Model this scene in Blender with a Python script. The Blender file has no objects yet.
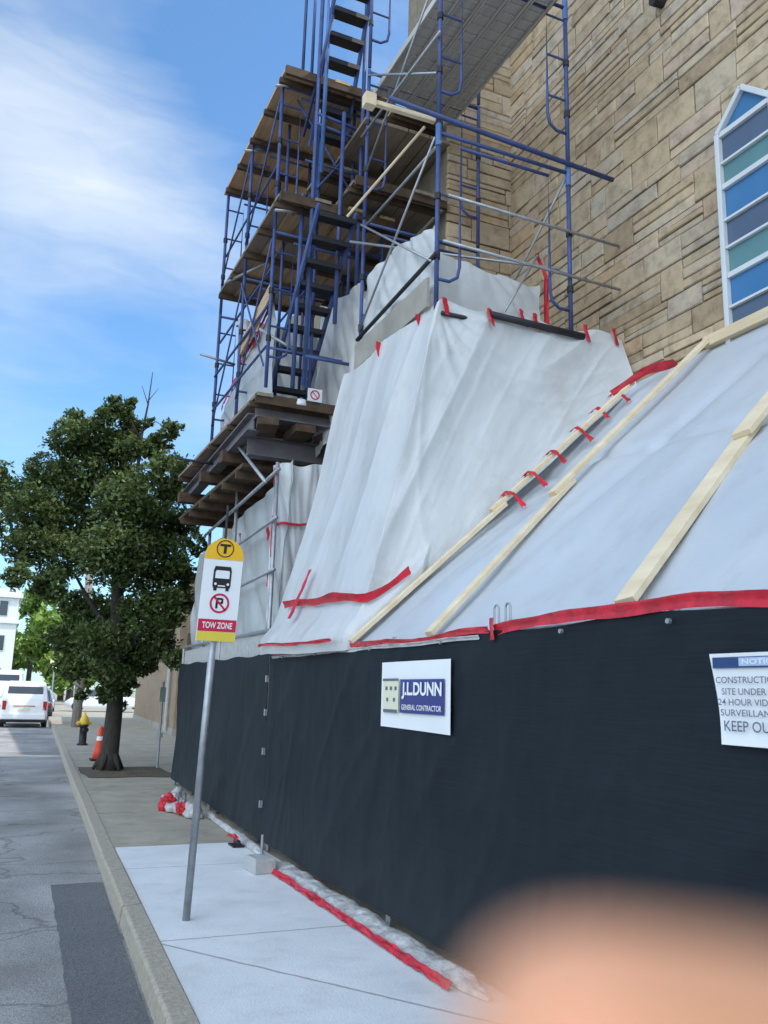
import bpy, bmesh, math, random
from mathutils import Vector, Matrix, noise
import numpy as np
random.seed(7); R = math.radians
C = bpy.context.scene.collection
V = Vector

# ------------------------------------------------------------------ helpers
class MB:
    """collects vertices and faces, builds one mesh object"""
    def __init__(s): s.v = []; s.f = []; s.mi = []; s.cur = 0; s.cols = None
    def add(s, vs, fs):
        o = len(s.v); s.v += [tuple(p) for p in vs]
        for f in fs: s.f.append(tuple(i + o for i in f)); s.mi.append(s.cur)
    def box(s, a, b, M=None):
        (x0, y0, z0), (x1, y1, z1) = a, b
        vs = [V((x, y, z)) for z in (z0, z1) for y in (y0, y1) for x in (x0, x1)]
        if M: vs = [M @ p for p in vs]
        s.add(vs, [(0,2,3,1),(4,5,7,6),(0,1,5,4),(2,6,7,3),(0,4,6,2),(1,3,7,5)])
    def beam(s, p, q, w, t, up=(0,0,1)):
        """rectangular bar from p to q, width w across, thickness t along up"""
        p, q = V(p), V(q); d = (q-p).normalized(); u = V(up)
        sd = d.cross(u).normalized(); u = sd.cross(d).normalized()
        vs = []
        for c in (p, q):
            for a, b in ((-1,-1),(1,-1),(1,1),(-1,1)): vs.append(c + sd*(a*w/2) + u*(b*t/2))
        s.add(vs, [(3,2,1,0),(4,5,6,7),(0,1,5,4),(1,2,6,5),(2,3,7,6),(3,0,4,7)])
    def tube(s, pts, r, n=8, cap=True):
        pts = [V(p) for p in pts]; rs = r if isinstance(r, (list, tuple)) else [r]*len(pts)
        rings = []
        d0 = (pts[1]-pts[0]).normalized()
        ref = V((0,0,1)) if abs(d0.z) < .9 else V((1,0,0))
        for i, p in enumerate(pts):
            d = (pts[min(i+1, len(pts)-1)] - pts[max(i-1, 0)]).normalized()
            a = d.cross(ref).normalized(); b = d.cross(a).normalized()
            rings.append([p + (a*math.cos(2*math.pi*k/n) + b*math.sin(2*math.pi*k/n))*rs[i] for k in range(n)])
        vs = [p for r_ in rings for p in r_]; fs = []
        for i in range(len(pts)-1):
            for k in range(n):
                fs.append((i*n+k, (i+1)*n+k, (i+1)*n+(k+1)%n, i*n+(k+1)%n))
        if cap:
            fs.append(tuple(range(n))); fs.append(tuple((len(pts)-1)*n+k for k in reversed(range(n))))
        s.add(vs, fs)
    def lathe(s, prof, c=(0,0,0), n=20):
        c = V(c); vs = []; fs = []
        for r, z in prof:
            for k in range(n):
                a = 2*math.pi*k/n; vs.append(c + V((r*math.cos(a), r*math.sin(a), z)))
        m = len(prof)
        for i in range(m-1):
            for k in range(n): fs.append((i*n+k, i*n+(k+1)%n, (i+1)*n+(k+1)%n, (i+1)*n+k))
        fs.append(tuple(reversed(range(n)))); fs.append(tuple((m-1)*n+k for k in range(n)))
        s.add(vs, fs)
    def grid(s, fn, nu, nv):
        vs = [fn(i/nu, j/nv) for j in range(nv+1) for i in range(nu+1)]
        fs = [(j*(nu+1)+i, j*(nu+1)+i+1, (j+1)*(nu+1)+i+1, (j+1)*(nu+1)+i) for j in range(nv) for i in range(nu)]
        s.add(vs, fs)
    def poly(s, pts): s.add(pts, [tuple(range(len(pts)))])
    def build(s, name, mat, parent=None, smooth=False, bevel=0, sub=0):
        me = bpy.data.meshes.new(name); me.from_pydata(s.v, [], s.f); me.update()
        for m in (mat if isinstance(mat, (list, tuple)) else [mat]): me.materials.append(m)
        if any(s.mi): me.polygons.foreach_set('material_index', s.mi)
        if smooth: me.polygons.foreach_set('use_smooth', [True]*len(me.polygons))
        if s.cols:
            at = me.color_attributes.new('tone', 'FLOAT_COLOR', 'POINT')
            at.data.foreach_set('color', [c for col in s.cols for c in col])
        o = bpy.data.objects.new(name, me); C.objects.link(o)
        if parent: o.parent = parent
        if bevel:
            b = o.modifiers.new('b', 'BEVEL'); b.width = bevel; b.segments = 2; b.limit_method = 'ANGLE'
        if sub:
            m = o.modifiers.new('s', 'SUBSURF'); m.levels = sub; m.render_levels = sub
        return o

def tag(o, label=None, cat=None, group=None, kind=None):
    if label: o['label'] = label
    if cat: o['category'] = cat
    if group: o['group'] = group
    if kind: o['kind'] = kind
    return o
def thing(name, label, cat, group=None):
    o = bpy.data.objects.new(name, None); C.objects.link(o); o.empty_display_size = .1
    return tag(o, label, cat, group)
def at(o, loc, rz=0, parts=True):
    o.location = loc; o.rotation_euler = (0, 0, rz); return o

def mat(name, col, rough=.6, metal=0, var=.15, scale=6, stretch=(1,1,1), bump=0, bscale=None, spec=.4,
        transl=0, col2=None, detail=6):
    m = bpy.data.materials.new(name); m.use_nodes = True; N = m.node_tree.nodes; L = m.node_tree.links
    b = N['Principled BSDF']; out = N['Material Output']
    b.inputs['Roughness'].default_value = rough; b.inputs['Metallic'].default_value = metal
    b.inputs['Specular IOR Level'].default_value = spec
    tc = N.new('ShaderNodeTexCoord'); mp = N.new('ShaderNodeMapping'); mp.inputs['Scale'].default_value = stretch
    L.new(tc.outputs['Object'], mp.inputs['Vector'])
    nz = N.new('ShaderNodeTexNoise'); nz.inputs['Scale'].default_value = scale; nz.inputs['Detail'].default_value = detail
    nz.inputs['Roughness'].default_value = .6
    L.new(mp.outputs['Vector'], nz.inputs['Vector'])
    rp = N.new('ShaderNodeValToRGB'); c2 = col2 or tuple(min(1, c*(1+var)) for c in col)
    c1 = tuple(c*(1-var) for c in col) if not col2 else col
    rp.color_ramp.elements[0].position = .3; rp.color_ramp.elements[1].position = .7
    rp.color_ramp.elements[0].color = (*c1, 1); rp.color_ramp.elements[1].color = (*c2, 1)
    L.new(nz.outputs['Fac'], rp.inputs['Fac']); L.new(rp.outputs['Color'], b.inputs['Base Color'])
    if bump:
        n2 = N.new('ShaderNodeTexNoise'); n2.inputs['Scale'].default_value = bscale or scale*3; n2.inputs['Detail'].default_value = 8
        L.new(mp.outputs['Vector'], n2.inputs['Vector'])
        bp = N.new('ShaderNodeBump'); bp.inputs['Strength'].default_value = bump; bp.inputs['Distance'].default_value = .02
        L.new(n2.outputs['Fac'], bp.inputs['Height']); L.new(bp.outputs['Normal'], b.inputs['Normal'])
    if transl:
        t = N.new('ShaderNodeBsdfTranslucent'); mx = N.new('ShaderNodeMixShader'); mx.inputs['Fac'].default_value = transl
        L.new(rp.outputs['Color'], t.inputs['Color']); L.new(b.outputs[0], mx.inputs[1]); L.new(t.outputs[0], mx.inputs[2])
        L.new(mx.outputs[0], out.inputs['Surface'])
    m['b'] = b.name
    return m

def nodes(m): return m.node_tree.nodes, m.node_tree.links, m.node_tree.nodes['Principled BSDF']
def math_(N, L, op, a, b=None, clamp=False):
    n = N.new('ShaderNodeMath'); n.operation = op; n.use_clamp = clamp
    for i, x in enumerate((a, b)):
        if x is None: continue
        if isinstance(x, (int, float)): n.inputs[i].default_value = x
        else: L.new(x, n.inputs[i])
    return n.outputs[0]
def mixc(N, L, fac, a, b, mode='MIX'):
    n = N.new('ShaderNodeMix'); n.data_type = 'RGBA'; n.blend_type = mode
    for sock, x in ((n.inputs[0], fac), (n.inputs[6], a), (n.inputs[7], b)):
        if isinstance(x, (int, float)): sock.default_value = x
        elif isinstance(x, tuple): sock.default_value = (*x, 1) if len(x) == 3 else x
        else: L.new(x, sock)
    return n.outputs[2]
def noi(N, L, vec, scale, detail=6, rough=.6):
    n = N.new('ShaderNodeTexNoise'); n.inputs['Scale'].default_value = scale; n.inputs['Detail'].default_value = detail
    n.inputs['Roughness'].default_value = rough
    if vec is not None: L.new(vec, n.inputs['Vector'])
    return n.outputs['Fac']
def ramp(N, L, fac, stops):
    r = N.new('ShaderNodeValToRGB'); e = r.color_ramp.elements
    while len(e) < len(stops): e.new(.5)
    for el, (p, c) in zip(e, stops):
        el.position = p; el.color = (*c, 1) if isinstance(c, tuple) else (c, c, c, 1)
    L.new(fac, r.inputs['Fac']); return r.outputs['Color']

# ------------------------------------------------------------------ materials
M = {}
M['blue'] = mat('blue_paint', (.040,.058,.13), .5, .0, .35, 7, bump=.1, col2=(.055,.095,.28))
M['bluelight'] = mat('worn_blue_paint', (.07,.15,.36), .45, 0, .3, 5)
M['galv'] = mat('galvanised_steel', (.36,.38,.40), .45, .6, .2, 12)
M['steel'] = mat('weathered_steel', (.16,.15,.165), .6, .3, .35, 3, bump=.2)
M['dark'] = mat('dark_metal', (.02,.02,.025), .6, 0, .3, 4)
M['plank'] = mat('plank_wood', (.32,.21,.12), .8, 0, .4, 4, (3,.35,3), bump=.3, col2=(.62,.44,.27))
M['plankgrey'] = mat('weathered_plank', (.17,.135,.10), .85, 0, .4, 4, (3,.35,3), bump=.3, col2=(.33,.27,.21))
M['alu'] = mat('aluminium_plank', (.50,.49,.47), .6, .1, .2, 3, (8,.3,1))
M['lumber'] = mat('fresh_lumber', (.66,.52,.34), .7, 0, .12, 5, (1.5,.25,1.5), bump=.15, col2=(.82,.70,.50))
M['timber'] = mat('old_timber', (.085,.055,.034), .85, 0, .4, 6, bump=.3)
M['darkwood'] = mat('dark_wood', (.045,.032,.022), .9, 0, .4, 5, (3,.4,3), bump=.3, col2=(.12,.085,.055))
M['board'] = mat('toeboard', (.33,.31,.27), .8, 0, .2, 2)
M['red'] = mat('red_tape', (.52,.018,.035), .4, 0, .35, 9, bump=.3)
M['granite'] = mat('granite_kerb', (.30,.26,.20), .85, 0, .3, 25, bump=.4, col2=(.46,.41,.33))
M['concblock'] = mat('concrete_block', (.42,.43,.42), .9, 0, .15, 12, bump=.4)
M['white'] = mat('sign_white', (.80,.82,.84), .35, 0, .03, 3)
M['yellow'] = mat('sign_yellow', (.83,.47,.02), .35, 0, .05, 3)
M['signred'] = mat('sign_red', (.58,.015,.06), .35, 0, .06, 3)
M['black'] = mat('sign_black', (.015,.015,.016), .4, 0, .1, 3)
M['navy'] = mat('sign_navy', (.016,.02,.19), .35, 0, .06, 3)
M['slate'] = mat('sign_text_grey', (.10,.11,.15), .4, 0, .1, 3)
M['cream'] = mat('logo_cream', (.70,.70,.52), .4, 0, .06, 3)
M['lime'] = mat('sign_lime', (.72,.58,.07), .35, 0, .05, 3)
M['bark'] = mat('bark', (.028,.025,.022), .95, 0, .4, 8, (4,4,.6), bump=1, col2=(.07,.062,.052))
M['palebark'] = mat('utility_pole_wood', (.30,.27,.24), .9, 0, .25, 5, (4,4,.4), bump=.4)
M['soil'] = mat('soil', (.07,.055,.035), 1, 0, .4, 9, bump=.8, col2=(.16,.13,.09))
M['orange'] = mat('cone_orange', (.75,.07,.03), .5, 0, .1, 4)
M['hydyellow'] = mat('hydrant_yellow', (.75,.50,.06), .5, 0, .1, 4)
M['hydblack'] = mat('hydrant_black', (.02,.02,.022), .5, 0, .2, 4)
M['carwhite'] = mat('car_white', (.80,.81,.82), .25, 0, .03, 2, spec=.6)
M['carblack'] = mat('car_black', (.03,.032,.036), .25, 0, .1, 2, spec=.6)
M['carsilver'] = mat('car_silver', (.5,.52,.55), .25, .4, .05, 2, spec=.6)
M['glass'] = mat('dark_glass', (.025,.035,.045), .08, 0, .2, 2, spec=.8)
M['tail'] = mat('tail_light', (.45,.01,.015), .25, 0, .1, 3)
M['rubber'] = mat('rubber', (.018,.018,.018), .8, 0, .2, 5)
M['winframe'] = mat('window_frame_white', (.62,.65,.67), .45, 0, .05, 3)
M['p_blue'] = mat('pane_blue', (.045,.17,.36), .16, 0, .12, 1.2, spec=.6)
M['p_plum'] = mat('pane_plum', (.085,.125,.195), .16, 0, .12, 1.2, spec=.6)
M['p_teal'] = mat('pane_teal', (.105,.235,.25), .16, 0, .12, 1.2, spec=.6)
M['farwhite'] = mat('white_siding', (.74,.75,.74), .8, 0, .06, 2)
M['farbrick'] = mat('tan_wall', (.30,.225,.15), .9, 0, .2, 2, bump=.3)
M['brownpost'] = mat('brown_panel', (.11,.075,.055), .8, 0, .25, 3)
M['skin'] = mat('skin', (.60,.30,.15), .6, 0, .05, 75, spec=.3, col2=(1.0,.47,.29), detail=2)
_b = nodes(M['skin'])[2]; _b.inputs['Subsurface Weight'].default_value = .35; _b.inputs['Subsurface Radius'].default_value = (1,.3,.15); _b.inputs['Subsurface Scale'].default_value = .004
M['nail'] = mat('nail', (.85,.56,.46), .35, 0, .03, 10)
M['sleeve'] = mat('sleeve', (.10,.12,.16), .9, 0, .2, 30)

def tarp_mat(name, c1, c2, transl=.22):
    m = mat(name, c1, .36, 0, 0, .8, (1,1,1), spec=.55, transl=transl, col2=c2)
    N, L, b = nodes(m); tc = N.new('ShaderNodeTexCoord'); P = tc.outputs['Object']
    n2 = N.new('ShaderNodeTexNoise'); n2.noise_type = 'RIDGED_MULTIFRACTAL'; n2.inputs['Scale'].default_value = 2.6; n2.inputs['Detail'].default_value = 5
    n2.inputs['Distortion'].default_value = .6
    L.new(P, n2.inputs['Vector'])
    n3 = noi(N, L, P, 22, 5)
    h = math_(N, L, 'ADD', math_(N, L, 'MULTIPLY', n2.outputs['Fac'], .55), math_(N, L, 'MULTIPLY', n3, .35))
    bp = N.new('ShaderNodeBump'); bp.inputs['Strength'].default_value = .5; bp.inputs['Distance'].default_value = .018
    L.new(h, bp.inputs['Height']); L.new(bp.outputs['Normal'], b.inputs['Normal'])
    # dust and wear
    src = b.inputs['Base Color'].links[0].from_socket
    c = mixc(N, L, 1.0, src, ramp(N, L, noi(N, L, P, 2.4, 8, .7), [(.28, (.86,.85,.82)), (.48, (1,1,1))]), 'MULTIPLY')
    L.new(c, b.inputs['Base Color']); return m
M['tarp'] = tarp_mat('white_tarp', (.66,.69,.70), (.77,.79,.80))
M['tarp2'] = tarp_mat('sky_tinted_tarp', (.555,.61,.675), (.66,.71,.765), .15)  # blue cast of the sky put into the sheet colour
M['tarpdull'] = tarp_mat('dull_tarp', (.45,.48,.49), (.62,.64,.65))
M['plastic'] = mat('crumpled_plastic', (.42,.41,.39), .3, 0, .25, 9, bump=.8, transl=.15, col2=(.72,.73,.73))

# fence fabric: fine woven horizontal threads
def fence_mat():
    m = mat('fence_fabric', (.0062,.0105,.0155), .7, 0, .3, 1.3, col2=(.0092,.0152,.0215), spec=.25)
    N, L, b = nodes(m); tc = N.new('ShaderNodeTexCoord'); mp = N.new('ShaderNodeMapping')
    mp.inputs['Scale'].default_value = (2.5, 2.5, 130); L.new(tc.outputs['Object'], mp.inputs['Vector'])
    f = noi(N, L, mp.outputs['Vector'], 1.0, 3)
    src = b.inputs['Base Color'].links[0].from_socket
    g = ramp(N, L, f, [(.35, .82), (.65, 1.15)])
    L.new(mixc(N, L, 1.0, src, g, 'MULTIPLY'), b.inputs['Base Color'])
    sx = N.new('ShaderNodeSeparateXYZ'); L.new(tc.outputs['Object'], sx.inputs[0])
    dz = math_(N, L, 'MULTIPLY', math_(N, L, 'SUBTRACT', 1.0, math_(N, L, 'DIVIDE', sx.outputs[2], .75), True), noi(N, L, tc.outputs['Object'], 2.2, 7, .7))
    dn = ramp(N, L, noi(N, L, tc.outputs['Object'], 1.1, 8, .75), [(.45, 0.0), (.8, .35)])
    dd = math_(N, L, 'MAXIMUM', math_(N, L, 'MULTIPLY', dz, .16), math_(N, L, 'MULTIPLY', dn, .08))
    L.new(mixc(N, L, dd, b.inputs['Base Color'].links[0].from_socket, (.13,.13,.125)), b.inputs['Base Color'])
    bp = N.new('ShaderNodeBump'); bp.inputs['Strength'].default_value = .25; bp.inputs['Distance'].default_value = .004
    L.new(f, bp.inputs['Height']); L.new(bp.outputs['Normal'], b.inputs['Normal'])
    return m
M['fence'] = fence_mat()

# church stone: tone attribute per block, grain and stains
def stone_mat():
    m = mat('ashlar_stone', (1,1,1), .92, 0, 0, 4, bump=.55, bscale=16, spec=.2)
    N, L, b = nodes(m); tc = N.new('ShaderNodeTexCoord')
    a = N.new('ShaderNodeAttribute'); a.attribute_name = 'tone'
    f = noi(N, L, tc.outputs['Object'], 7, 8, .65); g = ramp(N, L, f, [(.28, (.62,.60,.57)), (.5, (1,1,1)), (.75, (1.22,1.18,1.1))])
    f2 = noi(N, L, tc.outputs['Object'], .8, 4); g2 = ramp(N, L, f2, [(.35, (.85,.84,.83)), (.65, (1.08,1.08,1.06))])
    c = mixc(N, L, 1.0, a.outputs['Color'], g, 'MULTIPLY'); c = mixc(N, L, 1.0, c, g2, 'MULTIPLY')
    L.new(c, b.inputs['Base Color']); return m
M['stone'] = stone_mat()
M['mortar'] = mat('mortar', (.24,.205,.155), 1, 0, .25, 14, bump=.5)

def asphalt(name, dark, lite, crack=True):
    m = mat(name, dark, .9, 0, 0, .7, bump=.5, bscale=90, col2=lite, spec=.3)
    N, L, b = nodes(m); tc = N.new('ShaderNodeTexCoord'); P = tc.outputs['Object']
    src = b.inputs['Base Color'].links[0].from_socket
    f = noi(N, L, P, 60, 3); g = ramp(N, L, f, [(.3, .7), (.7, 1.3)]); c = mixc(N, L, 1.0, src, g, 'MULTIPLY')
    if crack:
        mp = N.new('ShaderNodeMapping'); mp.inputs['Scale'].default_value = (.6,.9,.9)
        dv = N.new('ShaderNodeTexNoise'); dv.inputs['Scale'].default_value = 2.2; dv.inputs['Detail'].default_value = 6; L.new(P, dv.inputs['Vector'])
        ad = N.new('ShaderNodeVectorMath'); ad.operation = 'MULTIPLY_ADD'; ad.inputs[1].default_value = (.55,)*3
        L.new(dv.outputs['Color'], ad.inputs[0]); L.new(P, ad.inputs[2]); L.new(ad.outputs[0], mp.inputs['Vector'])
        vo = N.new('ShaderNodeTexVoronoi'); vo.feature = 'DISTANCE_TO_EDGE'; vo.inputs['Scale'].default_value = .75
        L.new(mp.outputs['Vector'], vo.inputs['Vector'])
        k = ramp(N, L, vo.outputs['Distance'], [(.0, .58), (.007, .8), (.016, 1.0)])
        c = mixc(N, L, 1.0, c, k, 'MULTIPLY')
        pn = noi(N, L, P, .35, 5); c = mixc(N, L, 1.0, c, ramp(N, L, pn, [(.35, .72), (.62, 1.15)]), 'MULTIPLY')
    L.new(c, b.inputs['Base Color']); return m
M['road'] = asphalt('old_asphalt', (.26,.25,.24), (.37,.36,.345))
M['patch'] = asphalt('patch_asphalt', (.125,.127,.132), (.165,.166,.172), False)

def pavement_mat(name, c1, c2, lines, stain=.85):
    """concrete with dark joints along the lines n.p = c (nx, ny, c, half width)"""
    m = mat(name, c1, .92, 0, 0, 1.4, bump=.2, bscale=70, col2=c2, spec=.25)
    N, L, b = nodes(m); tc = N.new('ShaderNodeTexCoord'); P = tc.outputs['Object']
    c = b.inputs['Base Color'].links[0].from_socket
    c = mixc(N, L, 1.0, c, ramp(N, L, noi(N, L, P, 45, 4), [(.3, .95), (.7, 1.04)]), 'MULTIPLY')
    c = mixc(N, L, 1.0, c, ramp(N, L, noi(N, L, P, 3.5, 7, .7), [(.25, stain), (.5, 1.0)]), 'MULTIPLY')
    sx = N.new('ShaderNodeSeparateXYZ'); L.new(P, sx.inputs[0])
    wob = math_(N, L, 'MULTIPLY', math_(N, L, 'SUBTRACT', noi(N, L, P, 5, 4), .5), .03)
    for nx, ny, k, w in lines:
        d = math_(N, L, 'ADD', math_(N, L, 'MULTIPLY', sx.outputs[0], nx), math_(N, L, 'MULTIPLY', sx.outputs[1], ny))
        d = math_(N, L, 'ABSOLUTE', math_(N, L, 'ADD', math_(N, L, 'SUBTRACT', d, k), wob))
        f = math_(N, L, 'DIVIDE', d, w, True)
        c = mixc(N, L, 1.0, c, ramp(N, L, f, [(.35, (.52,.50,.48)), (1.0, (1,1,1))]), 'MULTIPLY')
    L.new(c, b.inputs['Base Color']); return m
th = math.atan2(4.6-6.03, 2.21-1.23); nx, ny = -math.sin(th), math.cos(th)
M['slab'] = pavement_mat('new_concrete', (.64,.665,.67), (.76,.78,.785),
    [(0,1,6.12,.014), (nx,ny,nx*1.23+ny*6.03,.016), (0,1,2.6,.014), (0,1,8.55,.010)])
M['walk'] = pavement_mat('old_concrete', (.33,.295,.23), (.44,.40,.325), [(0,1,9.72,.03), (0,1,12.3,.02), (0,1,15.0,.02), (0,1,21.0,.02), (0,1,24.,.02), (0,1,27,.02), (0,1,30,.02), (0,1,34,.02)], .7)

def leaf_mat(name, c1, c2):
    m = bpy.data.materials.new(name); m.use_nodes = True; N, L, b = nodes(m); out = N['Material Output']
    a = N.new('ShaderNodeAttribute'); a.attribute_name = 'tone'
    r = ramp(N, L, a.outputs['Fac'], [(0, c1), (1, c2)])
    L.new(r, b.inputs['Base Color']); b.inputs['Roughness'].default_value = .5; b.inputs['Specular IOR Level'].default_value = .3
    t = N.new('ShaderNodeBsdfTranslucent'); mx = N.new('ShaderNodeMixShader'); mx.inputs[0].default_value = .3
    L.new(r, t.inputs['Color']); L.new(b.outputs[0], mx.inputs[1]); L.new(t.outputs[0], mx.inputs[2]); L.new(mx.outputs[0], out.inputs['Surface'])
    return m
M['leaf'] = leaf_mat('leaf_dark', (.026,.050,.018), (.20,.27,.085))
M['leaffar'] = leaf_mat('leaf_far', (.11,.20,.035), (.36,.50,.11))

# ------------------------------------------------------------------ text helper
_dg = None
def text_into(mb, body, place, w, h, bold=0.0, align='C', squeeze=True):
    """fills a w x h box, centred on (0,0) in sign coordinates (u right, v up); place maps (u,v) to a point"""
    cu = bpy.data.curves.new('lettering', 'FONT'); cu.body = body; cu.align_x = 'CENTER'; cu.offset = bold
    cu.resolution_u = 4
    o = bpy.data.objects.new('lettering', cu); C.objects.link(o)
    dg = bpy.context.evaluated_depsgraph_get(); ev = o.evaluated_get(dg); me = ev.to_mesh()
    vs = [v.co.copy() for v in me.vertices]; fs = [tuple(p.vertices) for p in me.polygons]
    ev.to_mesh_clear(); bpy.data.objects.remove(o); bpy.data.curves.remove(cu)
    x0 = min(v.x for v in vs); x1 = max(v.x for v in vs); y0 = min(v.y for v in vs); y1 = max(v.y for v in vs)
    sx = w/(x1-x0); sy = h/(y1-y0)
    if not squeeze: sx = min(sx, sy)
    mb.add([place((v.x-(x0+x1)/2)*sx, (v.y-(y0+y1)/2)*sy) for v in vs], fs)

# ------------------------------------------------------------------ setting: ground, road, kerb, pavement
def kx(y): return .748 + .0493*y                 # outer edge of the kerb
g = MB(); g.poly([(-300,-60,-.16),(300,-60,-.16),(300,600,-.16),(-300,600,-.16)])
tag(g.build('ground', M['soil']), kind='structure')
g = MB(); g.grid(lambda u, v: V((kx(-30+430*v)+.01-11.5*(1-u), -30+430*v, -.13)), 4, 60)
tag(g.build('road', M['road']), kind='structure')
g = MB(); ys = [-1, 1, 3, 5.2, 7, 8.68]
lf = lambda y: .43+.0335*y+.012*noise.noise(V((y*3.1,0,0)))+.008*noise.noise(V((y*11,4,0)))
yy_ = [8.70-.06*i for i in range(160)]
g.poly([V((kx(y)-.012, y, -.126)) for y in ys] + [V((1.0,8.71,-.126)), V((.86,8.69,-.126))] + [V((lf(y), y, -.126)) for y in yy_])
tag(g.build('asphalt_patch', M['patch']), kind='structure')
g = MB(); g.grid(lambda u, v: V((kx(-30+430*v)+.15+40*u, -30+430*v, -.004)), 6, 60)
tag(g.build('sidewalk', M['walk']), kind='structure')
g = MB(); g.grid(lambda u, v: V((kx(-3+12.7*v)+.165 + (2.80-kx(-3+12.7*v)-.165)*u, -3+12.7*v, .0)), 3, 8)
tag(g.build('concrete_pavement', M['slab']), kind='structure')
g = MB(); y = -6.0
while y < 90:
    l = random.uniform(1.7, 2.3); a, b = y+.008, y+l-.008; dz = random.uniform(-.006,.006); dx = random.uniform(-.006,.006)
    vs = []
    for yy in (a, b):
        for xx, zz in ((0,-.15),(.012,-.01),(.03,.004),(.155,.008),(.168,-.15)): vs.append((kx(yy)+xx+dx, yy, zz+dz))
    g.add(vs, [(0,1,6,5),(1,2,7,6),(2,3,8,7),(3,4,9,8),(4,3,2,1,0),(5,6,7,8,9)]); y += l
tag(g.build('kerb', M['granite'], bevel=.006), kind='structure')
g = MB()
def pit(u, v): 
    x = 1.86+1.62*u; yy = 17.0+2.2*v
    return V((x + .08*noise.noise(V((x*2,yy*2,3))), yy+.1*noise.noise(V((x*2,yy*2,9))), .004+.06*max(0, noise.noise(V((x*1.7,yy*1.7,0)))+.2)*math.sin(math.pi*u)*math.sin(math.pi*v)))
g.grid(pit, 20, 24); tag(g.build('tree_pit_soil', M['soil'], smooth=True), kind='structure')

# ------------------------------------------------------------------ church
church = thing('stone_church', 'tall tan stone church wall with a tall narrow window of blue panes behind the scaffold', 'church')
XW, YB = 5.70, 8.95
core = MB()
core.box((XW+.05, -26, 0), (XW+12, YB+.6, 13.0)); core.box((XW+.06, YB+.61, 0), (XW+12, 20, 10.4)); core.box((4.75, YB+.05, 0), (XW+.04, 10.3, 13.0)); core.box((8.5, 20.01, 0), (XW+12, 36, 12.0))  # last box: unseen rear block, added to shade the far street
core.build('wall_core', M['mortar'], church)
def tone():
    t = random.random()
    base = random.choice([(.50,.405,.29),(.46,.37,.26),(.53,.44,.325),(.48,.39,.285),(.45,.355,.25),(.52,.445,.35),(.50,.41,.30)])
    if t < .05: base = (.50,.375,.255)
    elif t < .16: base = (.53,.43,.35)
    elif t < .24: base = (.50,.44,.365)
    k = random.uniform(.90, 1.07)
    return (base[0]*k*.90, base[1]*k*.875, base[2]*k*.84, 1)
def ashlar(place, w, h, skip=None):
    """random ashlar: bands of mixed height, some blocks rising through two thin courses"""
    mb = MB(); mb.cols = []
    def block(u0, u1, v0, v1):
        if skip:
            c_ = skip(u0, u1, v0, v1)
            if c_ is None: return
            u0, u1 = c_
        u1 = min(u1, w)
        if u1-u0 < .05: return
        g_ = .0055; d = random.uniform(.012, .026); e = .010
        u0 += g_; u1 -= g_; v0 += g_; v1 -= g_
        j = lambda: random.uniform(-.006,.006)
        lo = [(u0+j(),v0+j()),(u1+j(),v0+j()),(u1+j(),v1+j()),(u0+j(),v1+j())]
        hi = [(u0+e,v0+e),(u1-e,v0+e),(u1-e,v1-e),(u0+e,v1-e)]
        vs = [place(a, b, -.03) for a, b in lo] + [place(a, b, d*.55) for a, b in lo] + [place(a, b, d+random.uniform(-.006,.006)) for a, b in hi]
        fs = [(0,1,5,4),(1,2,6,5),(2,3,7,6),(3,0,4,7),(4,5,9,8),(5,6,10,9),(6,7,11,10),(7,4,8,11),(8,9,10,11)]
        mb.add(vs, fs); mb.cols += [tone()]*12
    v = 0.0
    while v < h:
        H = random.choice([.26,.30,.22,.33]); u = -random.random()*.5
        while u < w:
            t = random.random()
            L_ = random.uniform(.38, .92)
            if t < .34: block(u, u+L_*.62, v, v+H); u += L_*.62
            elif t < .82:
                s = random.choice([.38,.5,.62])*H; a = u; 
                while a < u+L_*1.4: 
                    q = random.uniform(.45,.95); q = min(q, u+L_*1.4-a) if u+L_*1.4-a-q > .2 else u+L_*1.4-a
                    block(a, a+q, v, v+s); a += q
                a = u
                while a < u+L_*1.4:
                    q = random.uniform(.45,1.05); q = min(q, u+L_*1.4-a) if u+L_*1.4-a-q > .2 else u+L_*1.4-a
                    block(a, a+q, v+s, v+H); a += q
                u += L_*1.4
            else:
                for k in range(3): block(u, u+L_*1.25, v+H*k/3, v+H*(k+1)/3)
                u += L_*1.25
        v += H
    return mb
WY0, WY1, WZE, WZA = 4.70, 5.315, 6.74, 7.035           # window opening in the long wall
def win_skip(u0, u1, v0, v1):
    a, b = YB-u1, YB-u0; z0 = 3.6+v0
    if not (b > WY0+.02 and a < WY1-.02 and z0 < WZE-.02): return u0, u1
    if b > WY1+.03: return u0, YB-WY1-.01          # keep the piece left of the opening
    if a < WY0-.03: return YB-WY0+.01, u1
    return None
ash = ashlar(lambda u, v, d: V((XW-d, YB-u, 3.6+v)), YB-1.5, 8.6, win_skip)
# gable head of the window: fill stones around it are cut by the frame itself
ash.build('wall', M['stone'], church)
ashlar(lambda u, v, d: V((XW-.02-u, YB-d, 3.6+v)), .95, 8.6).build('tower_wall', M['stone'], church)
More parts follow.
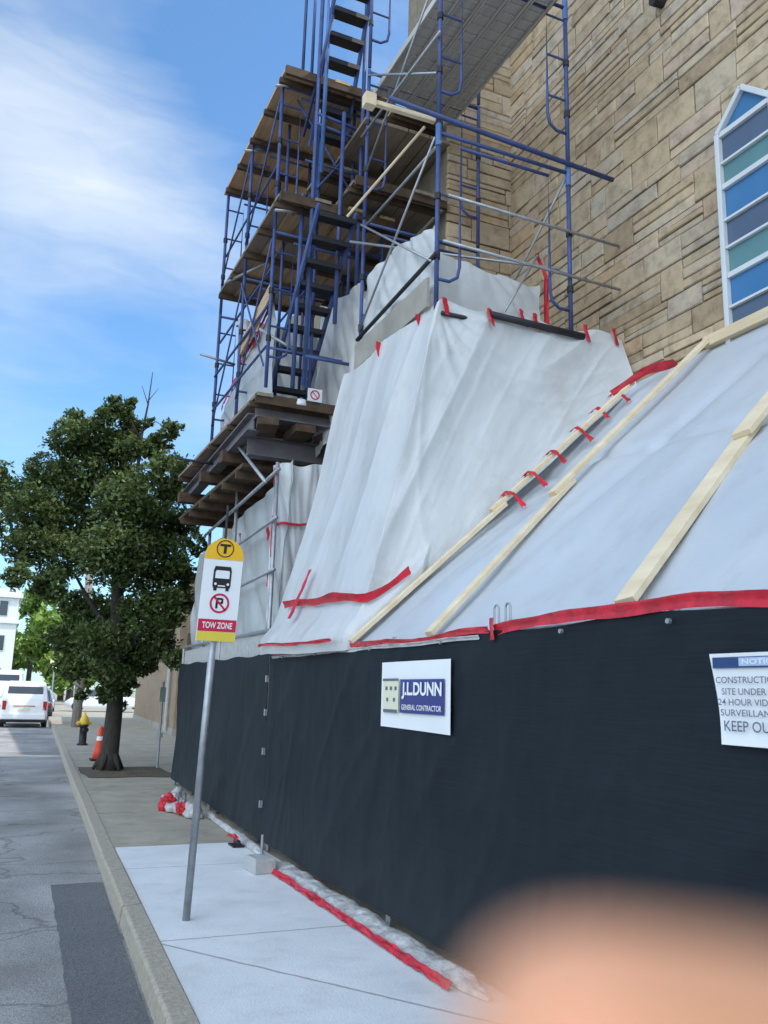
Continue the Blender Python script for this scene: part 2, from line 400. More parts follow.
# window: parts of the church
wx = XW - .05
fr = MB(); ym = (WY0+WY1)/2; ft = .045
outl = [(WY1, 4.3), (WY1, WZE), (ym, WZA), (WY0, WZE), (WY0, 4.3)]
for (a, b) in zip(outl, outl[1:]): fr.beam((wx, a[0], a[1]), (wx, b[0], b[1]), .10, .050, up=(0, -(b[1]-a[1]), b[0]-a[0]))
win = fr.build('window', M['winframe'], church, bevel=.006)
zs = [6.72, 6.43, 6.19, 5.86, 5.59, 5.32, 5.02, 4.74, 4.45]
thick = {2, 5, 8, 0}
pm = ['p_plum','p_teal','p_blue','p_plum','p_teal','p_blue','p_plum','p_teal']
for i, z in enumerate(zs):
    b = MB(); hh = .024 if i in thick else .011
    b.box((wx-.035, WY0+.03, z-hh), (wx+.03, WY1-.03, z+hh)); b.build('mullion', M['winframe'], win)
    if i < len(pm):
        p = MB(); p.box((wx+.0, WY0+.02, zs[i+1]), (wx+.02, WY1-.02, z)); p.build('pane', M[pm[i]], win)
p = MB(); p.add([(wx, WY0, WZE), (wx, WY1, WZE), (wx, ym, WZA)], [(0,1,2)]); p.build('pane', M['p_blue'], win)
b = MB(); b.tube([(XW,5.99,8.74),(XW-.16,5.99,8.72)], .055, 10); b.build('vent_pipe', M['dark'], church)

# ------------------------------------------------------------------ fence with dark screen fabric
def fx1(y): return 2.66 + .0105*y                      # first run
def fx2(y): return 2.78 + .050*(y-9.2)
fence = thing('screen_fence', 'long dark navy fabric screen fence panel carrying the two white signs', 'fence')
def fabric(fx, y0, y1, top, bot, seed, amp=.02):
    def f(u, v):
        y = y0+(y1-y0)*u; zt = top(y) + .012*math.sin(y*4.1+seed); zb = bot(y) + .02*noise.noise(V((y*1.2, seed, 0)))
        z = zb+(zt-zb)*v
        w = amp*noise.noise(V((y*.9, z*.8, seed))) + .5*amp*noise.noise(V((y*3, z*1.1, seed+4))) + .006*noise.noise(V((y*9, z*2.5, seed)))
        for fr_, am in ((1.1, .014), (2.6, .007)):                 # taut creases running down and along from the ties
            q_ = noise.noise(V((y*fr_+z*.9, z*fr_*.55-y*.2, seed+9))); w -= am*(1-min(1, abs(q_)*3.2))**2
        w += .018*abs(math.sin((y+.3)*math.pi/3.0))*math.sin(math.pi*v)   # belly between the posts
        return V((fx(y)+w*min(1, 6*(1-v)+.3), y, z))
    return f
m = MB(); m.grid(fabric(fx1, -2, 9.13, lambda y: 1.985, lambda y: .10, 1, .03), 420, 70)
m.build('fabric', M['fence'], fence, smooth=True)
m = MB(); m.tube([(fx1(-2)+.045,-2,1.97),(fx1(9)+.045,9.05,1.97)], .021); m.build('top_rail', M['galv'], fence)
for y in (9.06, 6.0, 3.0, 0.2):
    m = MB(); m.tube([(fx1(y)+.06,y,0),(fx1(y)+.06,y,2.03)], .024); m.build('post', M['galv'], fence)
for yy in (4.50, 4.37):                                # paired panel loops standing above the rail
    m = MB(); x = fx1(yy)+.045
    m.tube([(x,yy-.026,1.9),(x,yy-.026,2.125),(x,yy-.012,2.145),(x,yy+.012,2.145),(x,yy+.026,2.125),(x,yy+.026,1.9)], .0065, 6)
    m.build('panel_loop', M['galv'], fence)
def ribbon(mb, pts, w, up, seed=0, crumple=.012, n=14):
    """crumpled strip along a polyline"""
    pts = [V(p) for p in pts]; up = V(up)
    tot = [0]
    for a, b in zip(pts, pts[1:]): tot.append(tot[-1]+(b-a).length)
    N_ = max(4, int(tot[-1]*n))
    def pos(s):
        for i in range(len(pts)-1):
            if s <= tot[i+1] or i == len(pts)-2: return pts[i].lerp(pts[i+1], (s-tot[i])/max(1e-6, tot[i+1]-tot[i]))
    def f(u, v):
        p = pos(u*tot[-1]); ww = w*(1+.45*noise.noise(V((u*tot[-1]*2.6, seed, 1))))
        side = (V(pts[-1])-V(pts[0])).normalized().cross(up).normalized()
        q = p + up*((v-.5)*ww) + up*(.35*w*noise.noise(V((u*tot[-1]*1.6, seed, 5))))
        return q + side*crumple*(noise.noise(V((u*tot[-1]*7, v*3, seed)))+.3*math.sin(v*5))
    mb.grid(f, N_, 4)
t = MB(); ribbon(t, [(fx1(y)-.012+.01*math.sin(3*y), y, 1.995+.012*math.sin(2.3*y)+(.015 if y < 4.4 else 0)) for y in np.linspace(0, 4.45, 24)], .062, (0,0,1), 2, .016)
ribbon(t, [(fx1(y)-.012, y, 1.985+.010*math.sin(3.1*y)) for y in np.linspace(4.5, 9.0, 24)], .042, (0,0,1), 3, .014)
ribbon(t, [(fx1(4.43)-.03,4.43,1.93),(fx1(4.43)-.03,4.43,2.06)], .06, (0,1,0), 3, .02)
t.build('tape', M['red'], fence, smooth=True)
t = MB(); ribbon(t, [(fx1(y)-.02, y, 1.955) for y in np.linspace(4.6, 9.0, 24)], .028, (0,0,1), 8, .016); t.build('plastic_edge', M['plastic'], fence, smooth=True)
t = MB()
for y in (1.9,2.95,3.75,5.1,6.3,7.6,8.6): t.tube([(fx1(y)-.012,y,1.945),(fx1(y)-.03,y,1.945)], .012, 8)
t.build('grommet', M['galv'], fence)
fence2 = thing('screen_fence', 'shorter dark fabric screen fence beyond the gap, ending near the street tree', 'fence')
m = MB(); m.grid(fabric(fx2, 9.19, 15.7, lambda y: 2.0+.004*(y-9), lambda y: .09, 7, .025), 120, 30); m.build('fabric', M['fence'], fence2, smooth=True)
m = MB(); m.tube([(fx2(9.2)+.05,9.2,2.27),(fx2(15.7)+.05,15.7,2.33)], .024); m.build('top_rail', M['galv'], fence2)
m = MB(); m.grid(lambda u, v: V((fx2(9.25+6.4*u)+.06, 9.25+6.4*u, 1.9+.36*v)), 20, 2); m.build('mesh_strip', M['concblock'], fence2)
for y in (9.24, 12.4, 15.7):
    m = MB(); m.tube([(fx2(y)+.05,y,0),(fx2(y)+.05,y,2.3)], .026); m.build('post', M['galv'], fence2)
m = MB()
for q, zz in ((9.14,.95),(9.15,.42),(9.14,1.35),(9.15,1.7)): m.box((2.73,q-.015,zz),(2.76,q+.02,zz+.07))
m.build('clip', M['galv'], fence2)

# fence foot block and brackets
b = thing('concrete_block', 'grey concrete foot block on the pavement under the fence joint', 'block')
m = MB(); m.box((-.15,-.22,0),(.15,.22,.155)); m.build('block', M['concblock'], b, bevel=.012)
m = MB(); m.tube([(.05,.12,.15),(.05,.12,.36)], .022); m.build('stub_post', M['galv'], b)
at(b, (2.46, 8.10, 0), .06); b.scale = (.66,.62,.85)
b = thing('bracket', 'dark low metal foot bracket with red tape at the far fence', 'bracket')
m = MB(); m.box((-.10,-.14,0),(.08,.14,.02)); m.box((-.02,-.12,.02),(.02,.12,.08)); m.build('foot', M['dark'], b, bevel=.006)
m = MB(); ribbon(m, [(-.05,-.15,.10),(-.03,.1,.11),(-.06,.34,.08)], .07, (1,0,.3), 3, .03, 40); m.build('tape', M['red'], b, smooth=True)
at(b, (2.60, 9.45, .004)); b.scale = (.7,.8,.8)

# rolled plastic and red tape along the foot of the fence
def roll(xa, y0, y1, wd, ht, seed):
    def f(u, v):
        y = y0+(y1-y0)*u; a = math.pi*(1-v); e = min(1, 9*min(u, 1-u)+.25)
        nn = noise.noise(V((y*3.0, v*2.2, seed)))*.55 + noise.noise(V((y*9, v*5, seed+2)))*.35
        r = 1+.55*nn
        return V((xa(y)+wd*math.cos(a)*r*e, y, max(.006, .008+ht*math.sin(a)*(1+.8*nn)*e)))
    return f
m = MB(); m.grid(roll(lambda y: 2.635+.006*y, 8.5, 4.40, .095, .055, 5), 190, 16)
rl = m.build('rolled_plastic', M['plastic'], smooth=True); tag(rl, 'crumpled clear plastic roll with a red tape edge lying along the near fence foot', 'plastic sheet')
t = MB()
def redge(u, v):
    y = 8.45+(4.62-8.45)*u; w = .030+.020*noise.noise(V((y*2.7, 1, 0)))
    return V((2.49+.013*y*.3+.012*noise.noise(V((y*3,2,0)))+w*v*1.2, y, .012+.035*v+.020*noise.noise(V((y*9, v*3, 5)))))
t.grid(redge, 120, 5); t.build('tape', M['red'], rl, smooth=True)
m = MB(); m.grid(roll(lambda y: fx2(y)-.07, 11.9, 8.75, .045, .05, 12), 130, 10)
tag(m.build('rolled_plastic', M['plastic'], smooth=True), 'thin plastic roll at the foot of the far fence, behind the sign pole', 'plastic sheet')
def crumple(c, r, seed, flat=.5):
    bm = bmesh.new(); bmesh.ops.create_icosphere(bm, subdivisions=4, radius=1)
    mb = MB(); vs = []
    for v in bm.verts:
        p = v.co.copy(); k = 1+.35*noise.noise(p*1.6+V((seed,0,0)))+.30*abs(noise.noise(p*4+V((seed,3,0))))
        q = V((p.x*r[0]*k, p.y*r[1]*k, p.z*r[2]*k)); q.z = max(q.z, -r[2]*flat); vs.append(q + V(c))
    mb.add(vs, [tuple(x.index for x in f.verts) for f in bm.faces]); bm.free(); return mb
b = thing('plastic_bundle', 'crumpled white plastic bundle wrapped with red tape on the sidewalk by the far fence', 'bundle')
crumple((0,0,.11), (.19,.30,.20), 3).build('sheet', M['plastic'], b, smooth=True)
crumple((.15,-.7,.07), (.14,.33,.13), 9).build('sheet', M['plastic'], b, smooth=True)
crumple((-.10,-.16,.22), (.12,.13,.07), 5, 1).build('tape', M['red'], b)
crumple((-.15,.12,.08), (.10,.12,.13), 15, 1).build('tape', M['red'], b)
crumple((.02,-.55,.10), (.11,.16,.09), 25, 1).build('tape', M['red'], b)
at(b, (2.50, 12.3, 0)); b.scale = (.78,.8,.85)

# ------------------------------------------------------------------ signs on the fence
def fence_place(yc, zc, out):
    def pl(u, v): return V((fx1(yc-u)-out, yc-u, zc+v))      # u grows to the right as seen from the street
    return pl
s = thing('contractor_sign', 'white sign with a navy J.L.DUNN panel on the dark fence', 'sign')
pl = fence_place(5.48, 1.605, .032); W_, H_ = 1.09, .46
m = MB(); m.grid(lambda u, v: pl((u-.5)*W_, (v-.5)*H_-.012*u*(1-v)) + V((.012*math.sin(3*u)*(1-v),0,0)), 12, 6); m.build('panel', M['white'], s, smooth=True)
def q(mb, pl, u0, v0, u1, v1): mb.poly([pl(u0,v0), pl(u1,v0), pl(u1,v1), pl(u0,v1)])
pl1 = fence_place(5.48, 1.605, .040); pl2 = fence_place(5.48, 1.605, .044)
m = MB(); q(m, pl1, -.20,-.125,.475,.105); m.build('name_panel', M['navy'], s)
m = MB(); text_into(m, 'J.L.DUNN', lambda u, v: pl2(u+.14, v+.027), .61, .115, .035)
text_into(m, 'GENERAL CONTRACTOR', lambda u, v: pl2(u+.14, v-.085), .61, .036, .012); m.build('lettering', M['white'], s)
m = MB(); q(m, pl1, -.50,-.125,-.225,.105); m.build('logo_building', M['cream'], s)
m = MB(); q(m, pl2, -.50,.095,-.225,.112); q(m, pl2, -.48,-.128,-.24,-.106)
for a in (-.45,-.37,-.29): q(m, pl2, a,.03,a+.035,.055)
for a in (-.43,-.31): q(m, pl2, a,-.05,a+.03,-.025)
m.build('logo_windows', M['slate'], s)

s = thing('warning_sign', 'white KEEP OUT warning sign with a blue header at the right end of the fence', 'sign')
WYC = 2.505
pl = fence_place(WYC, 1.62, .034); W_, H_ = .39, .35
m = MB(); m.grid(lambda u, v: pl((u-.5)*W_+.035*(1-v)*(1-u), (v-.5)*H_) + V((.01*math.sin(4*v)*(1-u),0,0)), 12, 6); m.build('panel', M['white'], s, smooth=True)
pl1 = fence_place(WYC, 1.62, .046); pl2 = fence_place(WYC, 1.62, .050)
m = MB(); q(m, pl1, -.175,.118,.180,.160); m.build('header', mat('header_blue', (.02,.05,.17), .35), s)
m = MB(); q(m, pl2, -.035,.124,.176,.156); m.build('header_box', mat('header_light', (.40,.52,.72), .35), s)
m = MB(); text_into(m, 'NOTICE', lambda u, v: fence_place(WYC,1.62,.053)(u+.07, v+.140), .17, .020, .015); m.build('lettering', M['white'], s)
m = MB()
for tx, uu, vv, w_, h_ in (('CONSTRUCTION',.0,.072,.315,.025),('SITE UNDER',-.02,.028,.22,.025),('24 HOUR VIDEO',.0,-.012,.30,.025),('SURVEILLANCE',.01,-.052,.30,.025),('KEEP OUT',.005,-.102,.26,.040)):
    text_into(m, tx, lambda u, v: pl2(u+uu, v+vv), w_, h_, .006)
m.build('lettering', M['slate'], s)

# ------------------------------------------------------------------ bus stop sign
s = thing('bus_stop_sign', 'tall bus stop sign with yellow dome top on a leaning grey pole', 'bus stop sign')
m = MB(); m.tube([(0,0,-.02),(.085,0,2.70)], .027, 14); m.build('pole', M['galv'], s, smooth=True)
m = MB(); m.tube([(.104,.0,2.62),(.109,.0,3.02)], .010, 8); m.build('pole_rod', M['dark'], s)
def sp(off):
    def pl(u, v):                                        # sheet faces the approaching camera, follows the lean of the pole
        z = 1.96+v; return V((.105*z/3.4+.01+u+.012*v, -.035-off, z))
    return pl
SW = .150
def dome(a0=0, a1=180, n=24):
    return [(SW*math.cos(R(a0+(a1-a0)*i/n)), .645+.145*math.sin(R(a0+(a1-a0)*i/n))) for i in range(n+1)]
outline = [(-SW,0),(SW,0)] + dome()
m = MB(); a = [sp(0)(*p) for p in outline]; b = [sp(-.006)(*p) for p in outline]; n = len(outline)
m.add(a+b, [tuple(range(n)), tuple(reversed(range(n, 2*n)))] + [(i,(i+1)%n+n if 0 else i+n,(i+1)%n+n,(i+1)%n) for i in range(n)])
board = m.build('sign_board', M['white'], s)
def part(name, key, off, polys):
    m = MB()
    for P_ in polys: m.poly([sp(off)(*p) for p in P_])
    return m.build(name, M[key], board)
def rect(u0, v0, u1, v1): return [(u0,v0),(u1,v0),(u1,v1),(u0,v1)]
def ring(cu, cv, r0, r1, n=28):
    out = []
    for i in range(n):
        a, b = 2*math.pi*i/n, 2*math.pi*(i+1)/n
        out.append([(cu+r0*math.cos(a),cv+r0*math.sin(a)),(cu+r1*math.cos(a),cv+r1*math.sin(a)),(cu+r1*math.cos(b),cv+r1*math.sin(b)),(cu+r0*math.cos(b),cv+r0*math.sin(b))])
    return out
def disc(cu, cv, r, n=24): return [(cu+r*math.cos(2*math.pi*i/n), cv+r*math.sin(2*math.pi*i/n)) for i in range(n)]
part('dome', 'yellow', .003, [[(-SW,.625),(SW,.625)]+dome()])
part('emblem', 'black', .006, ring(0,.71,.060,.068) + [rect(-.042,.728,.042,.746), rect(-.011,.672,.011,.728)])
part('bus_icon', 'black', .003, [
    [(-.066,.405),(.066,.405),(.070,.43),(.070,.54),(.060,.572),(-.060,.572),(-.070,.54),(-.070,.43)],
    rect(-.060,.383,-.034,.405), rect(.034,.383,.060,.405)])
part('bus_window', 'white', .006, [[(-.055,.478),(.055,.478),(.055,.528),(.048,.540),(-.048,.540),(-.055,.528)], disc(-.048,.435,.010), disc(.048,.435,.010), rect(-.028,.416,.028,.425)])
part('prohibition', 'signred', .003, ring(0,.288,.060,.076) + [[(-.052,.333),(-.042,.343),(.052,.243),(.042,.233)]])
part('letter_p', 'black', .0015, [rect(-.030,.248,-.012,.330), rect(-.012,.314,.018,.330), rect(-.012,.282,.018,.298), rect(.012,.286,.028,.326)])
part('red_band', 'signred', .003, [rect(-.146,.075,.146,.165)])
m = MB(); text_into(m, 'TOW ZONE', lambda u, v: sp(.006)(u, v+.12), .23, .048, .02); m.build('lettering', M['white'], board)
part('bottom_band', 'lime', .003, [rect(-SW+.002,.002,SW-.002,.072)])
at(s, (1.478, 6.60, 0))

# ------------------------------------------------------------------ lean-to roof: sheeting on battens
K = .948
def lz(x): return 2.02 + K*(x-2.72)
nrm = V((-K,0,1)).normalized()
lean = MB()
def leanf(u, v):
    y = -1.5 + 8.5*u; x = 2.70 + 2.93*v
    yy = y + 0*v
    w = .10*math.sin(math.pi*v)*noise.noise(V((y*.55, v*1.6, 2))) + .035*noise.noise(V((y*1.6+v*1.2, v*2.6, 7))) + .012*noise.noise(V((y*4+v*3, v*5, 9)))
    fold = .05*math.exp(-((y-4.9+.9*(v-.4))/.12)**2)*math.exp(-((v-.62)/.25)**2) + .03*math.exp(-((v-.44-.05*(y-3))/.015)**2)*(y > 2.0)
    d = (w - fold)*min(1, 7*min(v, 1-v)) - .045
    return V((x, yy, lz(x))) + nrm*d
lean.grid(leanf, 170, 70)
sheet = lean.build('roof_sheeting', M['tarp2'], smooth=True)
tag(sheet, 'sloping sky-tinted white plastic sheet of the lean-to above the dark fence', 'plastic sheet')
t = MB(); ribbon(t, [V((5.30,6.45,lz(5.30)))+nrm*.07, V((5.45,6.15,lz(5.45)))+nrm*.07, V((5.42,5.72,lz(5.42)))+nrm*.06], .10, (-.5,.3,.6), 4, .02, 20)
t.build('tape', M['red'], sheet, smooth=True)
def batten(label, segs):
    th_ = thing('wood_batten', label, 'batten', 'wood battens on the sloping sheet')
    for k, (a, b_, w, h) in enumerate(segs):
        m = MB(); A = V((a[0], a[1], lz(a[0])))+nrm*h; B = V((b_[0], b_[1], lz(b_[0])))+nrm*h
        m.beam(A, B, w, .038, up=nrm); m.build('board', M['lumber'], th_, bevel=.004)
    return th_
bt = batten('leftmost pale wood batten along the draped sheet, tied with short red strips', [((2.71,6.70),(4.05,6.46),.075,.012), ((3.95,6.50),(5.42,6.32),.07,.045)])
for x, y in ((4.10,6.44),(4.32,6.42),(4.56,6.41),(4.84,6.42),(5.08,6.42),(5.28,6.38)):
    p = V((x,y,lz(x)))+nrm*.075
    s_ = random.uniform(.10,.19); ties = MB()
    ribbon(ties, [p+V((-.02,.07,-.02)), p+V((0,.0,.015)), p+V((.015,-.06,-.01)), p+V((.04,-.06-s_*.8,-.06-s_*.55))], .075, (.6,0,.5), x, .025, 60); ties.build('tape', M['red'], bt, smooth=True)
batten('middle pale wood batten of two lapped boards on the sloping sheet', [((2.70,5.27),(4.05,5.48),.085,.012), ((3.88,5.47),(5.62,5.52),.085,.05)])
batten('wide pale wood batten above the fence, nearest the right edge', [((2.76,3.33),(4.02,3.62),.125,.012), ((3.84,3.55),(5.6,3.75),.13,.05)])
pb = thing('wood_plate', 'pale wood board fixed level along the stone wall below the window', 'board')
m = MB(); m.beam((5.60,5.56,4.775),(5.60,0,4.775), .09, .10); m.build('board', M['lumber'], pb, bevel=.004)

# ------------------------------------------------------------------ big draped sheet over the scaffold foot
TA, TB, TE = V((3.42,6.70,5.22)), V((5.66,6.78,5.27)), V((3.40,8.85,5.16))
BC, BD, BF = V((5.62,6.52,4.70)), V((2.62,6.70,1.93)), V((2.70,9.12,1.96))
def lerp3(u, a, b, c, t1):
    return a.lerp(b, u/t1) if u < t1 else b.lerp(c, (u-t1)/(1-t1))
def drape(u, v):
    T = .55
    top = lerp3(u, TB, TA, TE, T); bot = lerp3(u, BC, BD, BF, T)
    # round the corner a little
    k = math.exp(-((u-T)/.10)**2)
    top = top + V((.10*k, .10*k, 0)); bot = bot + V((.12*k, .10*k, 0))
    p = top.lerp(bot, v)
    # scallops of the top edge between ties, sag, long folds that fan from the corner
    p.z += .05*math.sin(u*26)*(1-v)**3*(1 if u < T else .5)
    out = V((-.45,-.75,.25)) if u < T else V((-.9,-.1,.3))
    ang = u*9.0 + v*1.2
    f = .055*noise.noise(V((u*8+v*1.0, v*.5, 1)))*(.4+v)
    # long hanging folds with a sharp crest, gathered at the top ties and opening downward
    for k_, (fr_, sh, am) in enumerate(((5, 2.2, .045), (9, 3.2, .014), (23, 4.0, .004))):
        q_ = noise.noise(V((u*fr_ - v*sh*(.6 if u < .55 else .2), v*.55, 6+k_)))
        f += am*(1 if u < T else .55)*(1-min(1, abs(q_)*2.2))**2*(.45+.55*math.sin(math.pi*min(1, v+.22)))
    # creases that fan out from the tied corner across the front face
    if u < T:
        du, dv = (T-u)/T, v
        an_ = math.atan2(dv*1.1, du+.02); rr_ = math.hypot(du, dv)
        q_ = noise.noise(V((an_*5.5, rr_*.8, 17))); f += .045*(1-min(1, abs(q_)*2.4))**2*math.exp(-rr_*1.6)*min(1, rr_*6)
    f -= .10*math.sin(math.pi*v)**2*(.7 if u < T else 1)          # hollow between the supports
    f += .09*math.exp(-((v-.96)/.05)**2)*(u > .42)                # loose skirt under the tape
    f += .004*noise.noise(V((u*46, v*16, 4)))
    f += .06*math.sin(math.pi*min(1, v*1.15))*(.6+.4*math.sin(u*13))
    e = min(1, 10*u+.15)
    return p + out*f*e
m = MB(); m.grid(drape, 260, 120)
dr = m.build('draped_sheet', M['tarp'], smooth=True)
tag(dr, 'large white plastic sheet draped in folds over the scaffold foot, tied along its top', 'plastic sheet')
t = MB()
for k, u in enumerate((.03,.12,.27,.31,.40,.53,.62,.80)):
    p = drape(u, .02); o_ = V((-.1,-.28,.1))*.15; t = MB()
    ribbon(t, [p+o_+V((0,0,.05)), p+o_, p+o_+V((.03,-.02,-.13))], .06, (1,.1,0), k, .02, 60); t.build('tape', M['red'], dr, smooth=True)
def dpt(u, v): return drape(u, v) + (V((-.03,-.05,.03)) if u < .55 else V((-.06,-.03,.03)))
t = MB(); ribbon(t, [dpt(u, float(np.interp(u, [.45,.56,.85], [.945,.865,.845]))) for u in np.linspace(.45, .93, 28)], .075, (-.35,-.1,.9), 11, .010)
t.build('tape', M['red'], dr, smooth=True); t = MB()
ribbon(t, [dpt(.84,.74), dpt(.85,.90)], .07, (0,1,.0), 12, .02)
t.build('tape', M['red'], dr, smooth=True); t = MB(); ribbon(t, [dpt(u, .985) for u in np.linspace(.58, .98, 10)], .03, (0,0,1), 15, .02)
t.build('tape', M['red'], dr, smooth=True)

def sheet_thing(label, a, b, c, d, mkey, seed, amp=.05, nu=50, nv=50, sag=.0, fold=2.5):
    """hanging sheet with corners a (top left), b (top right), c (bottom right), d (bottom left)"""
    a, b, c, d = V(a), V(b), V(c), V(d); n_ = (b-a).cross(d-a).normalized()
    def f(u, v):
        p = a.lerp(b, u).lerp(d.lerp(c, u), v); p.z -= sag*math.sin(math.pi*u)*(1-v)
        w = amp*.9*noise.noise(V((u*fold*1.6+v*1.2, v*.9, seed)))
        for fr_, am in ((fold*1.3, .9), (fold*2.9, .3)):
            q_ = noise.noise(V((u*fr_-v*1.6, v*.9, seed+3))); w += amp*am*(1-min(1, abs(q_)*2.4))**2
        w += amp*.15*noise.noise(V((u*14, v*9, seed)))
        return p + n_*w + V((0,0,.02*math.sin(u*17+seed)*(1-v)))
    m = MB(); m.grid(f, nu, nv); o = m.build('hanging_sheet', M[mkey], smooth=True); tag(o, label, 'plastic sheet'); return o, f

# ------------------------------------------------------------------ near scaffold against the church wall
near = thing('scaffold_tower', 'blue ladder frame scaffold against the stone wall, above the draped sheet', 'scaffold')
def ladder_frame(parent, x0, x1, y, z0, axis='x', H=2.0, inset=.25, step=.5, legs=(True,True), key='blue'):
    """walk-through frame: outer legs, inner ladder legs bent into them, rungs, two top bars; rungs are sub-parts"""
    def P(a, z): return (a, y, z) if axis == 'x' else (y, a, z)
    m = MB(); r = .0235
    m.tube([P(x0,z0),P(x0,z0+H)], r); m.tube([P(x1,z0),P(x1,z0+H)], r)
    for a, s in ((x0,1),(x1,-1)):
        i = a+s*inset
        m.tube([P(a,z0+.40),P(a+s*inset*.55,z0+.40),P(a+s*inset*.9,z0+.46),P(i,z0+.58),P(i,z0+H-.10)], .017)
    m.tube([P(x0,z0+H-.03),P(x1,z0+H-.03)], .020); m.tube([P(x0+inset,z0+H-.13),P(x1-inset,z0+H-.13)], .017)
    fr = m.build('frame', M[key], parent, smooth=True)
    for a, s in ((x0,1),(x1,-1)):
        z = z0+.80
        while z < z0+H-.2:
            g = MB(); g.tube([P(a,z),P(a+s*inset,z)], .013, 6); g.build('rung', M['dark' if key == 'dark' else 'blue'], fr); z += step
        for zz in (z0+.62, z0+1.25):
            g = MB(); g.tube([P(a-.0,zz-.02),P(a,zz+.05)], .034, 8); g.build('lock', M['dark'], fr)
    return fr
for yy in (6.83, 8.72):
    for z0 in (5.10, 7.14, 9.18): ladder_frame(near, 3.51, 5.06, yy, z0)
m = MB()
for yy in (6.83, 8.72):
    for x in (3.51, 5.06): m.tube([(x,yy,0.0),(x,yy,5.1)], .0235)
m.build('leg', M['blue'], near, smooth=True)
for x in (3.51, 5.06):
    for zz in (7.14, 9.18):
        m = MB(); m.tube([(x,6.83,zz-.22),(x,6.83,zz+.02)], .031, 10); m.build('coupling', M['bluelight'], near)
def tubes(parent, name, key, segs, r=.021):
    for p, q_ in segs:
        m = MB(); m.tube([p, q_], r); m.build(name, M[key], parent, smooth=True)
tubes(near, 'bar', 'blue', [((2.95,6.79,7.24),(5.62,6.79,7.13))], .026)
tubes(near, 'rail', 'galv', [((3.6,6.78,6.38),(5.66,6.78,6.35)), ((3.55,6.78,5.88),(5.66,6.78,5.85)), ((3.35,8.75,6.80),(4.98,6.90,5.98)), ((3.52,6.8,6.95),(3.52,8.75,7.02)), ((3.47,6.75,8.15),(3.47,8.8,8.25))], .016)
tubes(near, 'brace', 'galv', [((3.48,6.85,7.02),(3.48,8.70,5.68)), ((3.46,8.70,7.02),(3.46,6.85,5.68)), ((5.06,6.85,7.05),(5.06,8.7,5.7)), ((3.51,6.85,9.05),(3.51,8.7,7.75)), ((3.49,8.7,9.05),(3.49,6.85,7.75)), ((4.25,6.9,5.25),(4.85,7.1,6.2))], .013)
tubes(near, 'rail', 'dark', [((3.47,6.78,5.72),(3.47,8.72,5.58)), ((3.53,6.75,5.12),(5.2,6.75,5.14))], .022)
tubes(near, 'blue_bar', 'dark', [((4.0,6.66,5.17),(5.1,6.68,5.17))], .035)
m = MB(); m.beam((3.46,6.9,5.38),(3.46,8.72,5.36), .03, .30); m.build('toe_board', M['board'], near)
m = MB(); m.box((3.50,6.84,5.10),(5.06,8.72,5.14)); m.build('base_deck', M['plankgrey'], near)
dk = thing('plank_deck', 'grey metal plank deck high between the blue frames, seen from below', 'deck')
for k in range(5):
    m = MB(); x = 3.66+.235*k
    m.box((x,6.55,9.02),(x+.225,8.95,9.06)); m.box((x,6.55,8.98),(x+.022,8.95,9.02)); m.box((x+.203,6.55,8.98),(x+.225,8.95,9.02))
    for j in range(16): m.box((x+.03,6.62+j*.148,8.995),(x+.195,6.64+j*.148,9.02))
    m.build('plank', M['alu'], dk)
dk = thing('plank_deck', 'dark wooden plank walkway under the metal planks beside the stair', 'deck')
for k in range(4):
    m = MB(); x = 3.56+.30*k; m.box((x,8.90,8.60),(x+.28,10.6,8.645)); m.build('plank', M['plankgrey'], dk)
wl = thing('wood_blocking', 'pale wood blocks lashed on the bar between stair and frame', 'timber')
m = MB(); m.beam((2.78,6.92,7.24),(3.50,6.90,7.24), .05, .045); m.build('board', M['lumber'], wl); m = MB(); m.box((2.74,6.87,7.18),(2.85,6.97,7.31)); m.build('block', M['lumber'], wl)
lp = thing('wood_pole', 'light worn wooden pole leaning across the dark scaffold bay', 'pole')
m = MB(); m.tube([(3.44,7.0,7.22),(3.02,8.0,6.64)], .014); m.build('pole', M['lumber'], lp)

sheet_thing('white sheet with a red edge hung behind the blue frames at the stone wall', (3.58,7.30,6.12), (5.02,7.30,5.98), (5.06,7.30,5.05), (3.55,7.30,5.05), 'tarp', 21, .05, sag=.04)
t = MB(); ribbon(t, [(5.07,7.25,5.10),(5.05,7.25,5.6),(5.06,7.25,6.05)], .06, (1,.0,.0), 31, .02, 30); ribbon(t, [(5.06,7.25,6.05),(4.98,7.25,6.22),(4.90,7.2,6.28)], .06, (.6,0,.6), 32, .02, 30)
tag(t.build('tape', M['red'], smooth=True), 'red tape strip hanging down the sheet edge beside the right blue frame', 'tape')
sheet_thing('grey white sheet wrapped along the street side of the scaffold above the grey toe board', (3.54,8.80,6.35), (3.54,6.95,6.12), (3.50,6.88,5.42), (3.50,8.80,5.48), 'tarp', 23, .06, sag=-.12)
sheet_thing('white sheet hung from the scaffold just right of the stair', (3.70,10.9,6.9), (3.56,8.85,6.45), (3.52,8.85,4.85), (3.62,10.7,4.6), 'tarp', 25, .07, sag=.06)
sheet_thing('white sheet behind the stair treads above the steel beams', (2.85,11.9,7.0), (4.1,11.9,7.0), (4.1,11.7,4.9), (2.85,11.7,4.9), 'tarpdull', 27, .06)

